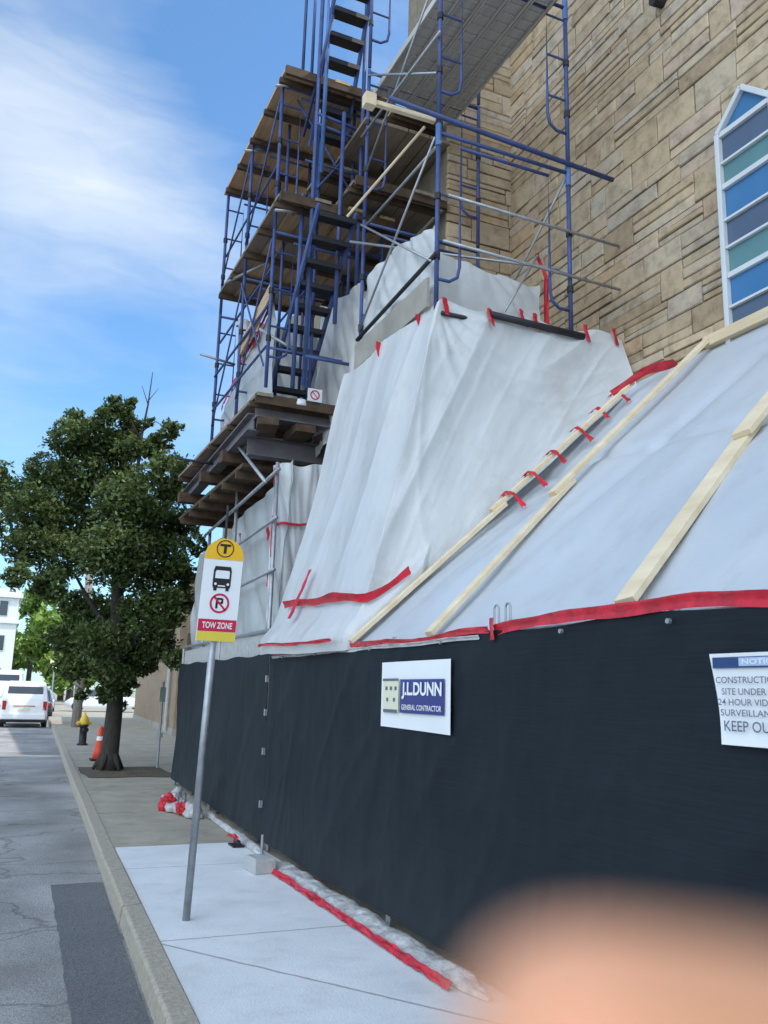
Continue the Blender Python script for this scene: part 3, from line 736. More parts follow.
# ------------------------------------------------------------------ street side scaffold with plank decks
st = thing('scaffold', 'tall blue scaffold with brown plank decks rising over the sidewalk', 'scaffold')
for yy in (9.78, 11.2, 12.62):
    for z0 in (5.22, 7.32):
        ladder_frame(st, 2.72, 4.20, yy, z0, H=2.1, inset=.26)
for xx, yy, z0, z1 in ((2.98,9.78,9.4,12.2),(3.08,9.7,9.4,12.2)):
    m = MB(); m.tube([(xx,yy,z0),(xx,yy,z1)], .022); m.build('post', M['blue'], st, smooth=True)
for p, q_ in (((2.60,9.70,9.30),(2.98,9.70,9.42)), ((2.60,11.2,9.28),(2.98,11.2,9.36)), ((2.66,9.6,7.48),(3.08,9.6,7.56)), ((2.62,11.9,7.52),(3.0,11.0,7.52)), ((2.66,10.0,6.05),(3.05,9.75,5.75)), ((2.45,12.62,6.62),(3.0,12.62,6.55))):
    m = MB(); m.tube([p, q_], .021); m.build('rail', M['galv'], st, smooth=True)
for segs in ([((2.70,9.8,7.2),(2.70,11.2,5.5)), ((2.68,11.2,7.2),(2.68,9.8,5.5)), ((2.70,11.2,7.2),(2.70,12.6,5.5)), ((2.70,9.8,9.2),(2.70,11.2,7.8)), ((2.70,11.2,9.2),(2.70,12.6,7.8))],):
    tubes(st, 'brace', 'blue', segs, .013)
for xx, yy in ((3.30,9.85),(3.05,10.5),(3.35,11.9),(4.15,10.4),(3.75,9.8),(3.6,11.2)):
    m = MB(); m.tube([(xx,yy,5.2),(xx,yy,9.38)], .022); m.build('post', M['blue'], st, smooth=True)
tubes(st, 'brace', 'blue', [((2.95,9.8,7.6),(4.1,9.8,9.3)), ((4.1,9.85,7.7),(2.95,9.85,9.3)), ((2.8,11.2,7.7),(4.1,11.2,9.2)), ((3.0,12.6,5.4),(4.2,12.6,7.4)), ((3.3,9.8,6.8),(3.3,12.5,6.8)), ((3.05,9.7,8.35),(4.1,9.7,8.35)), ((2.74,9.8,8.3),(2.74,12.6,8.3)), ((2.74,9.8,6.85),(2.74,12.6,6.85))], .016)
tubes(st, 'guard_rail', 'blue', [((2.70,9.78,5.75),(2.70,12.62,5.75)), ((2.70,9.78,6.3),(2.70,12.62,6.3)), ((2.72,9.7,5.7),(4.1,9.7,5.7))], .017)
tubes(st, 'bar', 'dark', [((2.2,12.66,4.95),(3.0,12.66,4.93))], .02)
def plank_deck(label, z, y0, y1, x0, x1, n, key, seed):
    random.seed(seed); d = thing('plank_deck', label, 'deck'); w = (x1-x0)/n
    for k in range(n):
        m = MB(); dz = random.uniform(-.012,.012); a = random.uniform(-.12,.05); b_ = random.uniform(-.05,.12)
        ym = (y0+y1)/2 + random.uniform(-.1,.1)
        m.box((x0+k*w+.005,y0+a,z+dz),(x0+(k+1)*w-.006,ym,z+dz+.042)); m.box((x0+k*w+.004,ym-.0+.006,z+dz+.004),(x0+(k+1)*w-.005,y1+b_,z+dz+.046))
        m.build('plank', M[key if random.random() < .72 else 'plankgrey'], d)
    for yy in np.linspace(y0+.15, y1-.15, 5):
        m = MB(); m.beam((x0-.02,yy,z-.05),(x1,yy,z-.05), .06, .07); m.build('bearer', M['timber'], d)
    m = MB(); m.beam((x0+.0,y0-.05,z-.03),(x1,y0-.05,z-.03), .05, .12); m.build('edge_board', M['timber'], d)
    return d
plank_deck('topmost brown plank deck, its near corner jutting against the sky', 9.42, 9.52, 12.62, 2.66, 4.2, 7, 'plank', 1)
plank_deck('middle brown plank deck, below the topmost one on the street scaffold', 7.60, 9.45, 12.6, 2.66, 4.2, 7, 'plank', 2)
plank_deck('short dark plank deck beside the stair below the topmost deck', 8.45, 9.9, 12.0, 3.35, 4.3, 4, 'plankgrey', 3)
plank_deck('lowest grey brown plank deck resting on the steel beams', 5.12, 9.9, 14.6, 2.62, 4.1, 7, 'plankgrey', 4)

plank_deck('dark plank deck in the bay between the stair and the stone wall', 7.75, 8.95, 12.4, 3.45, 4.7, 5, 'plankgrey', 8)
plank_deck('brown plank deck over the dark bay beside the near blue frames', 9.0, 9.1, 12.4, 4.0, 4.7, 4, 'plank', 9)
stair = thing('scaffold_stair', 'blue metal scaffold stair with dark treads climbing past the plank decks', 'stair')
def flight(xl, xr, ya, za, yb, zb, n):
    for x in (xl, xr):
        m = MB(); m.beam((x,ya,za),(x,yb,zb), .03, .10); m.build('stringer', M['blue'], stair)
    for k in range(n):
        t_ = (k+.5)/n; y = ya+(yb-ya)*t_; z = za+(zb-za)*t_
        m = MB(); m.box((xl+.01,y-.10,z-.012),(xr-.01,y+.10,z+.014)); m.box((xl+.01,y-.11,z-.05),(xr-.01,y-.095,z+.014)); m.build('tread', M['dark'], stair)
flight(2.98, 3.46, 10.75, 5.15, 8.85, 7.25, 10)
flight(3.18, 3.66, 9.95, 8.75, 8.85, 11.3, 9)
for xx, yy, z0, z1, kk in ((3.08,9.42,5.2,11.6,'blue'),(3.13,9.52,5.2,9.0,'bluelight'),(3.00,9.60,5.2,7.8,'blue'),(3.40,9.30,6.0,8.9,'blue'),(3.72,9.45,5.2,11.8,'blue'),(3.16,9.36,8.0,11.6,'bluelight')):
    m = MB(); m.tube([(xx,yy,z0),(xx+.015,yy,z1)], .028); m.build('post', M[kk], stair, smooth=True)
tubes(stair, 'bar', 'blue', [((3.08,9.4,8.85),(3.75,9.4,8.78)), ((3.08,9.4,8.70),(3.75,9.4,8.64)), ((3.08,9.4,5.55),(3.75,9.4,5.55)), ((3.1,9.0,10.0),(3.1,10.0,8.9))], .022)

# no entry plate; red bordered sheet behind the street scaffold frames
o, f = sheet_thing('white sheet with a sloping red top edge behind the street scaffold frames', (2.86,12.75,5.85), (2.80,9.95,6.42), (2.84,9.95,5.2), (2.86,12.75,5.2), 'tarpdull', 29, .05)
t = MB(); ribbon(t, [f(u, .0)+V((-.04,0,.0)) for u in np.linspace(0, 1, 20)], .11, (0,0,1), 33, .03); t.build('tape', M['red'], o, smooth=True)
m = MB(); m.beam((2.74,9.85,6.52),(2.74,11.3,6.22), .04, .20); tag(m.build('wood_board', M['plank']), 'reddish brown board slanting along the red top edge of the sheet', 'board')

ne = thing('no_entry_sign', 'small white plate with a red slashed circle at the foot of the stair', 'sign')
m = MB(); m.box((-.17,-.006,-.15),(.17,.006,.15)); m.build('plate', M['white'], ne)
m = MB()
for i in range(24):
    a, b_ = 2*math.pi*i/24, 2*math.pi*(i+1)/24
    m.poly([(.085*math.cos(a),-.010,.085*math.sin(a)),(.115*math.cos(a),-.010,.115*math.sin(a)),(.115*math.cos(b_),-.010,.115*math.sin(b_)),(.085*math.cos(b_),-.010,.085*math.sin(b_))])
m.poly([(-.07,-.012,.055),(-.055,-.012,.07),(.07,-.012,-.055),(.055,-.012,-.07)]); m.build('slashed_circle', M['signred'], ne)
at(ne, (3.36, 9.8, 5.23)); ne.scale = (.55,.8,.55)
# ------------------------------------------------------------------ steel beams and lower shed
def ibeam(label, p, q_, w, h, grp=None):
    o = thing('steel_beam', label, 'beam', grp); p, q_ = V(p), V(q_); u = V((0,0,1))
    m = MB(); m.beam(p+u*(h/2-.01), q_+u*(h/2-.01), w, .02); m.beam(p-u*(h/2-.01), q_-u*(h/2-.01), w, .02); m.beam(p, q_, .016, h-.04); m.build('beam', M['steel'], o); return o
ibeam('upper grey steel beam crossing under the stair landing', (2.68,10.05,5.02), (4.2,10.05,5.02), .16, .24)
ibeam('lower grey steel beam below the upper one, above the white sheet', (2.72,10.5,4.66), (4.3,10.5,4.66), .20, .26)
ibeam('long steel beam running away along the sidewalk edge under the lowest deck', (2.70,10.15,4.88), (2.86,14.9,4.88), .16, .22)
ibeam('inner steel beam running away under the lowest deck', (3.7,10.2,4.88), (3.8,14.9,4.88), .16, .22)
for i, (x, y, z, lb) in enumerate(((2.86,10.15,4.83,'old timber block under the left end of the upper steel beam'),(3.30,10.2,4.82,'old timber block between the two steel beams, below the camera lamp'),(3.75,10.2,4.84,'old timber block under the right end of the upper steel beam'))):
    m = MB(); m.box((-.13,-.3,-.05),(.13,.25,.05)); o = m.build('timber_block', M['timber'], bevel=.006); tag(o, lb, 'timber', 'timber blocks between the beams'); at(o, (x,y,z), .2*(i-1))
for y, lb in ((11.4,'nearest dark timber crossbeam jutting over the sidewalk edge'),(12.7,'middle dark timber crossbeam jutting over the sidewalk edge'),(14.3,'farthest dark timber crossbeam jutting over the sidewalk edge')):
    m = MB(); m.beam((2.60,y,4.72),(4.3,y,4.72), .18, .16); tag(m.build('timber_crossbeam', M['timber']), lb, 'timber', 'timber crossbeams under the deck')
m = MB(); m.box((2.74,10.75,4.45),(4.3,14.9,4.5)); sd_ = m.build('shed_deck', M['darkwood']); tag(sd_, 'dark underside boards of the sidewalk shed behind the steel beams', 'deck')
for k in range(6):
    m = MB(); yj = 11.0+.72*k; m.beam((2.72,yj,4.40),(4.3,yj,4.40), .06, .11); m.build('joist', M['timber'], sd_)
cam_ = thing('security_camera', 'small white dome camera fixed on the upper steel beam', 'camera')
m = MB(); m.lathe([(.03,.075),(.075,.06),(.085,.0),(.08,-.02),(.0,-.02)], n=18); m.build('housing', M['white'], cam_, smooth=True)
m = MB(); m.lathe([(.055,-.02),(.05,-.05),(.025,-.075),(.0,-.08)], n=18); m.build('lens_dome', M['glass'], cam_, smooth=True)
at(cam_, (3.20,9.88,5.10))

shed = thing('pipe_frame', 'galvanised pipe frame holding up the lower white sheets behind the bus stop sign', 'scaffold')
for x, y, z in ((2.87,9.60,4.25),(3.0,11.95,4.40),(3.12,14.1,4.20)):
    m = MB(); m.tube([(x,y,0),(x,y,z)], .026); m.build('post', M['galv'], shed, smooth=True)
tubes(shed, 'rail', 'galv', [((2.83,9.4,4.12),(3.08,14.3,4.12)), ((2.83,9.4,2.95),(3.08,14.2,2.95)), ((2.83,9.4,3.55),(3.08,14.2,3.55)), ((2.74,11.15,4.86),(2.72,9.55,3.98))], .022)
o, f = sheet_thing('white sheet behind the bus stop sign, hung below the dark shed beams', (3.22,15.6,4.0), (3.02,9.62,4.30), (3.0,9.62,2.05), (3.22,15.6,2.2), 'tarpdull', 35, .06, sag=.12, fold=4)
t = MB()
for k, (u, v) in enumerate(((.93,.36),(.95,.62),(.86,.93),(.62,.2),(.97,.12),(.80,.97))):
    p = f(u, v)+V((-.10,0,0)); ribbon(t, [p+V((0,.05,.09)), p, p+V((-.01,-.05,-.09))], .08, (.2,1,0), k+40, .03, 60)
t.build('tape', M['red'], o, smooth=True)
o, f = sheet_thing('white sheet panel between the pipe post and the large drape', (2.86,9.68,4.26), (3.95,9.68,4.36), (3.5,9.5,2.02), (2.86,9.66,2.0), 'tarp', 37, .06, fold=3)
t = MB(); ribbon(t, [f(u, .33)+V((0,-.05,0)) for u in np.linspace(.02,.8,8)], .03, (0,0,1), 51, .02, 20); ribbon(t, [f(.02,.02)+V((0,-.04,0)), f(.02,.5)+V((0,-.04,0))], .04, (1,0,0), 52, .02, 20)
t.build('tape', M['red'], o, smooth=True)

# ------------------------------------------------------------------ trees
def crown_mesh(blobs, n, size, seed, name, key, parent):
    rs = np.random.RandomState(seed); vs = []; tn = []
    wts = np.array([b[3]**2 for b in blobs]); wts /= wts.sum()
    for i, b in enumerate(blobs):
        k = int(n*wts[i]); c = np.array(b[:3]); r = b[3]
        d = rs.normal(size=(k,3)); d /= np.linalg.norm(d, axis=1)[:,None]
        rad = r*(rs.uniform(.25,1.12,k)**.6); 
        # twigs: pull leaves together in small clumps
        nc = max(6, k//22); cl = rs.normal(size=(nc,3)); cl /= np.linalg.norm(cl,axis=1)[:,None]; cl *= (r*rs.uniform(.45,1.12,nc))[:,None]
        idx = rs.randint(0, nc, k); p = cl[idx] + rs.normal(size=(k,3))*r*.13
        p[:,2] *= .85; mix = rs.uniform(size=k) < .22; p[mix] = (d*rad[:,None])[mix]
        p += c
        nrm_ = rs.normal(size=(k,3)) + np.array([0,0,1.1]); nrm_ /= np.linalg.norm(nrm_,axis=1)[:,None]
        t1 = np.cross(nrm_, rs.normal(size=(k,3))); t1 /= np.linalg.norm(t1,axis=1)[:,None]; t2 = np.cross(nrm_, t1)
        s = size*rs.uniform(.6,1.25,k)[:,None]
        quad = np.stack([p-t1*s, p+t2*s*.5, p+t1*s, p-t2*s*.5], 1)
        vs.append(quad.reshape(-1,3)); tt = np.clip(rs.normal(.42,.2,k) + .16*(p[:,2]-c[2])/r, 0, 1); tn.append(np.repeat(tt, 4))  # lighter toward each clump's top: light from above put into the leaf tone
    vs = np.concatenate(vs); tn = np.concatenate(tn); nf = len(vs)//4
    me = bpy.data.meshes.new(name); me.from_pydata(vs.tolist(), [], [(4*i,4*i+1,4*i+2,4*i+3) for i in range(nf)]); me.update()
    me.materials.append(M[key]); a = me.color_attributes.new('tone','FLOAT_COLOR','POINT')
    a.data.foreach_set('color', np.stack([tn,tn,tn,np.ones_like(tn)],1).ravel())
    o = bpy.data.objects.new(name, me); C.objects.link(o); o.parent = parent; return o
tree = thing('street_tree', 'dark leafy street tree on the sidewalk with bare twigs at its top', 'tree')
TX, TY = 2.40, 18.5
bl = []; rr = random.Random(5)
for px, py, r in ((55,430,22),(85,425,28),(112,420,25),(40,462,25),(75,465,30),(115,460,32),(150,478,25),(168,480,16),(10,490,25),(30,510,30),(70,510,35),(115,510,35),(155,515,30),(178,515,16),(25,550,23),(60,555,28),(100,560,35),(145,560,35),(175,570,20),(85,600,20),(112,610,28),(150,610,32),(180,610,13),(98,640,22),(130,645,27),(160,640,18),(112,668,16),(140,664,13),(-25,500,28),(-20,540,23),(62,405,14),(118,398,12),(165,412,7),(128,404,8),(172,450,10)):
    bl.append((px*.0195-.04, TY+rr.uniform(-1.5,1.5)*(1 if r > 18 else .5), 4.5+(540-py)*.0202, r*.0195*.98))
for px, py, r in ((88,668,16),(118,672,15),(135,700,9),(100,640,18),(75,635,20),(78,662,14),(112,690,11),(185,595,14),(188,540,12),(50,590,18),(20,585,14),(130,680,12),(150,655,18),(172,655,12),(95,690,8)):
    bl.append((px*.0195-.04, TY+rr.uniform(-1.2,1.0), 4.5+(540-py)*.0202, r*.0195))
for x_, z_, r_ in ((1.85,7.45,.22),(2.1,7.35,.20),(1.7,7.2,.25),(3.05,7.1,.22),(2.9,6.85,.25),(2.6,7.2,.14),(2.2,7.6,.14),(2.7,6.6,.3),(2.3,6.6,.3)):
    bl.append((x_, TY, z_, r_))
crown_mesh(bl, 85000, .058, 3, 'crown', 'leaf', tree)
m = MB(); m.tube([(TX-.02,TY,-.05),(TX-.0,TY,.25),(TX+.02,TY,1.2),(TX-.03,TY+.05,2.4),(TX-.15,TY,3.8),(TX-.3,TY,4.6),(TX-.4,TY,5.3)], [.235,.175,.16,.15,.12,.08,.03], 14)
for a in range(5):
    an = a*1.26+.3; m.tube([(TX+.12*math.cos(an),TY+.12*math.sin(an),.3),(TX+.30*math.cos(an),TY+.30*math.sin(an),.02)], [.07,.03], 8)
for p, q_, r in (((TX,TY,2.1),(TX+.8,TY-.3,3.6),.08),((TX-.05,TY,2.6),(TX-1.0,TY+.7,4.0),.07),((TX-.1,TY,3.4),(TX+.5,TY+.4,5.4),.07),((TX-.2,TY,4.0),(TX-1.3,TY+.5,4.9),.05),((TX-.3,TY,4.8),(TX-.8,TY,5.8),.04)):
    p, q_ = V(p), V(q_); m.tube([p, p.lerp(q_,.5)+V((0,0,-.12)), q_], [r, r*.7, r*.3], 8)
m.build('trunk', M['bark'], tree, smooth=True)
m = MB()
for P_, r in (([(TX+.1,TY,4.6),(2.46,TY,5.8),(2.47,TY,6.78),(2.56,TY,7.6),(2.60,TY,8.35)], [.06,.045,.035,.02,.008]), ([(2.47,TY,6.78),(2.2,TY,7.25),(1.95,TY,7.4),(1.75,TY,7.55)], [.025,.018,.012,.006]), ([(2.5,TY,7.0),(2.75,TY,7.25),(3.05,TY,7.1)], [.02,.012,.006]), ([(2.47,TY,6.4),(2.7,TY,6.75),(2.95,TY,6.9)], [.02,.012,.006]), ([(2.2,TY,7.25),(2.05,TY,7.7)], [.012,.005]), ([(2.56,TY,7.6),(2.4,TY,8.0)], [.012,.005]), ([(2.57,TY,7.7),(2.75,TY,8.0)], [.01,.005])):
    m.tube(P_, r, 6)
m.build('bare_branch', M['bark'], tree, smooth=True)

def far_tree(label, x, y, h, w, seed, n=7000, size=.42):
    t_ = thing('tree', label, 'tree', 'sunlit trees far down the street'); rr = random.Random(seed); b_ = []
    for k in range(16):
        z = rr.uniform(.28,.95)*h; s = math.sin(math.pi*min(1,(z/h)*.82+.12)); b_.append((x+rr.uniform(-.5,.5)*w*s, y+rr.uniform(-.5,.5)*w*s, z, w*.22*rr.uniform(.7,1.2)))
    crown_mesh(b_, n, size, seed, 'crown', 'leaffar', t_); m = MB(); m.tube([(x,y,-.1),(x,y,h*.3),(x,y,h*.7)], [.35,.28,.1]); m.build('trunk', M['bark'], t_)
far_tree('tallest sunlit green tree behind the white house', 5.0, 122, 14.5, 8.5, 11)
far_tree('sunlit green tree right of the tallest one, over the parked cars', 7.8, 105, 10.5, 6.5, 12)
far_tree('small sunlit tree left of the utility pole', 7.0, 84, 6.8, 4.0, 13, 4000, .32)
far_tree('broad sunlit tree seen under the street tree crown', 12.5, 96, 9.5, 9, 14)
far_tree('sunlit tree at the left edge beyond the white house', -3.5, 130, 15, 9, 15)

# ------------------------------------------------------------------ far street: house, building, vehicles, pole, hydrant, cone, post
h = thing('white_house', 'bright white house far down the street at the left edge', 'house')
m = MB(); m.box((-11,0,0),(0,14,10.6)); m.build('wall', M['farwhite'], h)
m = MB(); m.box((-11.3,-.35,10.6),(.35,14.3,11.0)); m.box((-11.15,-.15,11.0),(.15,14,11.5)); m.build('cornice', M['farwhite'], h)
m = MB(); m.box((-11.2,-.25,7.9),(.3,14.2,8.25)); m.build('band', M['farwhite'], h)
for z in (8.6, 5.0, 1.6):
    for x in (-1.9, -4.2, -6.5, -8.8):
        m = MB(); m.box((x-.05,-.06,z),(x+1.0,.05,z+1.75)); w_ = m.build('window', M['winframe'], h)
        m = MB(); m.box((x+.08,-.10,z+.1),(x+.87,-.065,z+1.62)); m.build('pane', M['glass'], w_)
at(h, (2.35, 100, 0))
bld = thing('tan_building', 'low tan stone building beyond the fence and the street tree', 'building')
m = MB(); m.box((0,0,0),(9,17,5.2)); m.build('wall', M['farbrick'], bld)
m = MB(); m.box((-.08,-.08,5.2),(9.1,17.1,5.45)); m.build('parapet', M['farbrick'], bld)
m = MB(); m.box((-.03,-.02,0),(9.0,17.02,.25)); m.build('plinth', M['board'], bld)
m = MB(); m.tube([(-.1,1.5,.1),(-.1,1.5,5.2)], .07); m.build('drainpipe', M['concblock'], bld)
at(bld, (6.15, 31.5, 0), -.07)
o = MB(); o.box((3.42,16.2,0),(3.75,16.8,2.65)); tag(o.build('brown_panel', M['brownpost'], bevel=.01), 'dark brown upright panel at the far end of the fence', 'panel')

def vehicle(name, label, loc, rz, L_, W_, H_, key, van=True, group=None):
    c = thing(name, label, 'van' if van else 'car', group)
    w = W_/2; st_ = [(-L_/2,.42,.86,.90,.80),(-L_/2+.06,.25,.98,H_*.62,.92),(-L_/2+.35,.22,1,H_*.97,.84),(-L_/2+.9,.22,1,H_,.82),(L_*.12,.22,1,H_*.985,.82),(L_*.20,.22,1,H_*.86,.84),(L_*.34,.24,.99,.98,.9),(L_*.46,.28,.95,.86,.86),(L_/2,.40,.84,.66,.8)]
    if not van: st_ = [(-L_/2,.42,.86,.80,.8),(-L_/2+.08,.28,.96,.92,.86),(-L_/2+.75,.22,1,1.0,.84),(-L_/2+1.35,.22,1,H_,.74),(L_*.08,.22,1,H_*.99,.74),(L_*.24,.22,1,.98,.8),(L_*.42,.26,.96,.86,.82),(L_/2,.40,.84,.62,.8)]
    m = MB(); vs = []; fs = []
    for y, z0, ws, zt, rt in st_:
        zb = min(.62*H_, zt-.04); ww = w*ws
        vs += [(-ww*.93,y,z0),(-ww,y,z0+.16),(-ww*.985,y,max(zb*.98,z0+.2)),(-ww*rt,y,zt-.06),(-ww*rt*.86,y,zt),(ww*rt*.86,y,zt),(ww*rt,y,zt-.06),(ww*.985,y,max(zb*.98,z0+.2)),(ww,y,z0+.16),(ww*.93,y,z0)]
    n = 10
    for i in range(len(st_)-1):
        for k in range(n): fs.append((i*n+k,(i)*n+(k+1)%n,(i+1)*n+(k+1)%n,(i+1)*n+k))
    fs.append(tuple(reversed(range(n)))); fs.append(tuple((len(st_)-1)*n+k for k in range(n)))
    m.add(vs, fs); body = m.build('body', M[key], c, smooth=False, bevel=.03)
    yb = -L_/2
    if van:
        m = MB(); m.add([(-w*.76,yb+.055,H_*.60),(w*.76,yb+.055,H_*.60),(w*.72,yb+.26,H_*.88),(-w*.72,yb+.26,H_*.88)], [(0,1,2,3)]); m.build('rear_window', M['glass'], c)
    else:
        m = MB(); m.add([(-w*.74,yb+.80,1.04),(w*.74,yb+.80,1.04),(w*.62,yb+1.26,H_*.965),(-w*.62,yb+1.26,H_*.965)], [(0,1,2,3)]); m.build('rear_window', M['glass'], c)
    for sx in (-1, 1):
        m = MB(); m.box((sx*w*.84-.06,yb-.0,.72),(sx*w*.84+.09*1,yb+.09,1.08) ) if van else m.box((sx*w*.72-.12,yb-.02,.68),(sx*w*.72+.12,yb+.06,.82)); m.build('tail_light', M['tail'], c)
        m = MB(); ya, yc_ = (-L_*.40, L_*.14) if van else (-L_*.2, L_*.12)
        m.add([(sx*w*1.0,ya,H_*.63),(sx*w*1.0,yc_+L_*.1,H_*.63),(sx*w*.87,yc_,H_*.9),(sx*w*.87,ya+.1,H_*.9)], [(0,1,2,3)]); m.build('side_window', M['glass'], c)
        for y in (-L_*.30, L_*.32):
            m = MB(); m.tube([(sx*(w-.2),y,.33),(sx*(w+.012),y,.33)], .33, 20); wh = m.build('wheel', M['rubber'], c); m = MB(); m.tube([(sx*(w+.0),y,.33),(sx*(w+.02),y,.33)], .20, 16); m.build('rim', M['carsilver'], wh)
    m = MB(); m.box((-w*.93,yb-.09,.34),(w*.93,yb+.10,.58)); m.build('bumper', M[key], c, bevel=.04)
    m = MB(); m.box((-w*.95,yb-.06,.22),(w*.95,yb+.2,.335)); m.build('lower_bumper', M['rubber'], c)
    m = MB(); m.box((-.19,yb-.03,.70),(.19,yb+.03,.82)); m.build('licence_plate', M['cream'], c)
    m = MB(); m.box((-.42,yb-.02,.87),(.42,yb+.04,.90)); m.build('trim', M['tail'], c)
    at(c, loc, rz); return c
RZ = -math.atan(.0493)
vehicle('parked_van', 'white van parked at the kerb, its dark rear window facing us', (1.70,42.2,-.13), RZ, 5.0, 1.86, 1.90, 'carwhite', True)
vehicle('parked_car', 'dark car parked in front of the white van, mostly hidden', (2.62,52.6,-.13), RZ, 4.6, 1.8, 1.5, 'carblack', False)
vehicle('parked_car', 'silver car far along the kerb just left of the utility pole', (3.35,62,-.13), RZ, 4.6, 1.8, 1.5, 'carsilver', False)
vehicle('parked_car', 'white car standing crosswise far behind the hydrant', (7.2,62,-.0), 1.4, 4.5, 1.8, 1.6, 'carwhite', False)
vehicle('box_truck', 'tall white van far beyond the parked white van', (1.5,70,-.13), RZ, 6.5, 2.2, 2.75, 'carwhite', True)
vehicle('parked_van', 'white van at the left edge, across from the parked white van', (-2.0,58,-.13), math.pi+RZ, 5.0, 1.86, 1.95, 'carwhite', True)

u = thing('utility_pole', 'pale wooden utility pole behind the street tree', 'pole')
m = MB(); m.tube([(0,0,-.1),(-.02,0,4.5),(-.05,0,9)], [.19,.165,.14], 14); m.build('pole', M['palebark'], u, smooth=True)
m = MB(); m.box((-.9,-.06,8.3),(.9,.06,8.42)); m.build('crossarm', M['palebark'], u)
at(u, (3.52, 38, 0))
hy = thing('fire_hydrant', 'black fire hydrant with a yellow top on the sidewalk', 'hydrant')
m = MB(); m.lathe([(.15,0),(.15,.04),(.105,.05),(.10,.50),(.13,.51),(.13,.55),(.11,.56)], n=20); m.build('barrel', M['hydblack'], hy, smooth=True)
m = MB(); m.lathe([(.125,.56),(.13,.60),(.12,.70),(.08,.79),(.035,.83),(.035,.89),(.0,.90)], n=20); m.build('bonnet', M['hydyellow'], hy, smooth=True)
for d in (-1, 1):
    m = MB(); m.tube([(d*.09,0,.60),(d*.19,0,.60)], .055, 12); m.tube([(d*.19,0,.60),(d*.215,0,.60)], .035, 6); m.build('side_outlet', M['hydyellow'], hy)
m = MB(); m.tube([(0,-.09,.42),(0,-.18,.42)], .075, 14); m.build('front_outlet', M['hydblack'], hy)
at(hy, (2.66, 26.4, 0), .3)
cn = thing('traffic_cone', 'orange traffic cone standing half behind the street tree trunk', 'cone')
m = MB(); m.box((-.19,-.19,0),(.19,.19,.035)); m.build('base', M['rubber'], cn, bevel=.01)
m = MB(); m.lathe([(.15,.035),(.125,.2),(.05,.70),(.03,.74),(.0,.74)], n=22); m.build('cone', M['orange'], cn, smooth=True)
m = MB(); m.lathe([(.103,.34),(.078,.52)], n=22); m.build('band', M['white'], cn, smooth=True)
at(cn, (2.50, 21.0, 0))
ps = thing('sign_post', 'thin grey sign post with a small plate near the end of the fence', 'post')
m = MB(); m.tube([(0,0,0),(.0,0,1.75)], .026, 8); m.build('post', M['galv'], ps)
m = MB(); m.box((-.06,-.03,1.33),(.06,-.022,1.63)); m.build('plate', mat('plate_green', (.30,.38,.34), .5), ps)
m = MB(); m.box((-.03,-.2,.62),(.03,.25,.70)); m.build('bracket', M['galv'], ps)
at(ps, (3.42, 18.9, 0))
ys = thing('street_sign', 'small yellow sign on a thin post far behind the white van', 'sign')
m = MB(); m.tube([(0,0,0),(0,0,3.0)], .05, 8); m.build('post', M['galv'], ys)
m = MB(); m.box((-.35,-.06,3.0),(.35,-.04,3.75)); m.build('plate', mat('pale_yellow', (.8,.75,.35), .5), ys)
at(ys, (4.9, 75, 0))

# ------------------------------------------------------------------ camera
F = 870.0
cam = bpy.data.cameras.new('camera'); cam.sensor_fit = 'VERTICAL'; cam.sensor_height = 24.0; cam.lens = F/1024*24
cam.clip_start = .004; cam.clip_end = 2000
co = bpy.data.objects.new('camera', cam); C.objects.link(co); bpy.context.scene.camera = co
yaw, pitch, roll = R(23.9146), R(11.8602), R(1.5466)
fwd = V((math.sin(yaw)*math.cos(pitch), math.cos(yaw)*math.cos(pitch), math.sin(pitch)))
rt0 = V((math.cos(yaw), -math.sin(yaw), 0)); up0 = rt0.cross(fwd)
cxv = rt0*math.cos(roll) + up0*math.sin(roll); cyv = -rt0*math.sin(roll) + up0*math.cos(roll)
rot = Matrix((cxv, cyv, -fwd)).transposed()
CAM = V((0,0,1.6))
co.matrix_world = Matrix.Translation(CAM) @ rot.to_4x4()
cam.dof.use_dof = True; cam.dof.focus_distance = 8.0; cam.dof.aperture_fstop = 3.5

# ------------------------------------------------------------------ the photographer's hand, a fingertip over the lens corner
def skin_mesh(name, chain, matk, parent, sub=2):
    """chain: list of branches, each a list of (point, radius); branches share a start by index"""
    me = bpy.data.meshes.new(name); vs = []; es = []; rad = []
    for br in chain:
        base = None
        for k, (p, r) in enumerate(br):
            if isinstance(p, int): base = p; continue
            vs.append(p); rad.append(r)
            if base is not None: es.append((base, len(vs)-1))
            base = len(vs)-1
    me.from_pydata(vs, es, []); me.update()
    o = bpy.data.objects.new(name, me); C.objects.link(o)
    md = o.modifiers.new('skin', 'SKIN'); md.use_smooth_shade = True
    for i, r in enumerate(rad): me.skin_vertices[0].data[i].radius = (r, r)
    for i in range(len(vs)): me.skin_vertices[0].data[i].use_root = (i == 0)
    s_ = o.modifiers.new('sub', 'SUBSURF'); s_.levels = sub; s_.render_levels = sub
    dg = bpy.context.evaluated_depsgraph_get(); nm = bpy.data.meshes.new_from_object(o.evaluated_get(dg))
    bpy.data.objects.remove(o); nm.name = name; nm.materials.append(M[matk])
    nm.polygons.foreach_set('use_smooth', [True]*len(nm.polygons))
    ob = bpy.data.objects.new(name, nm); C.objects.link(ob); ob.parent = parent; return ob
def hp(r, u_, f): return CAM + (cxv*r + cyv*u_ + fwd*f)*.01        # centimetres from the lens
hand = thing('hand', 'bare blurred fingertip of the photographer reaching in at the lower right corner', 'hand')
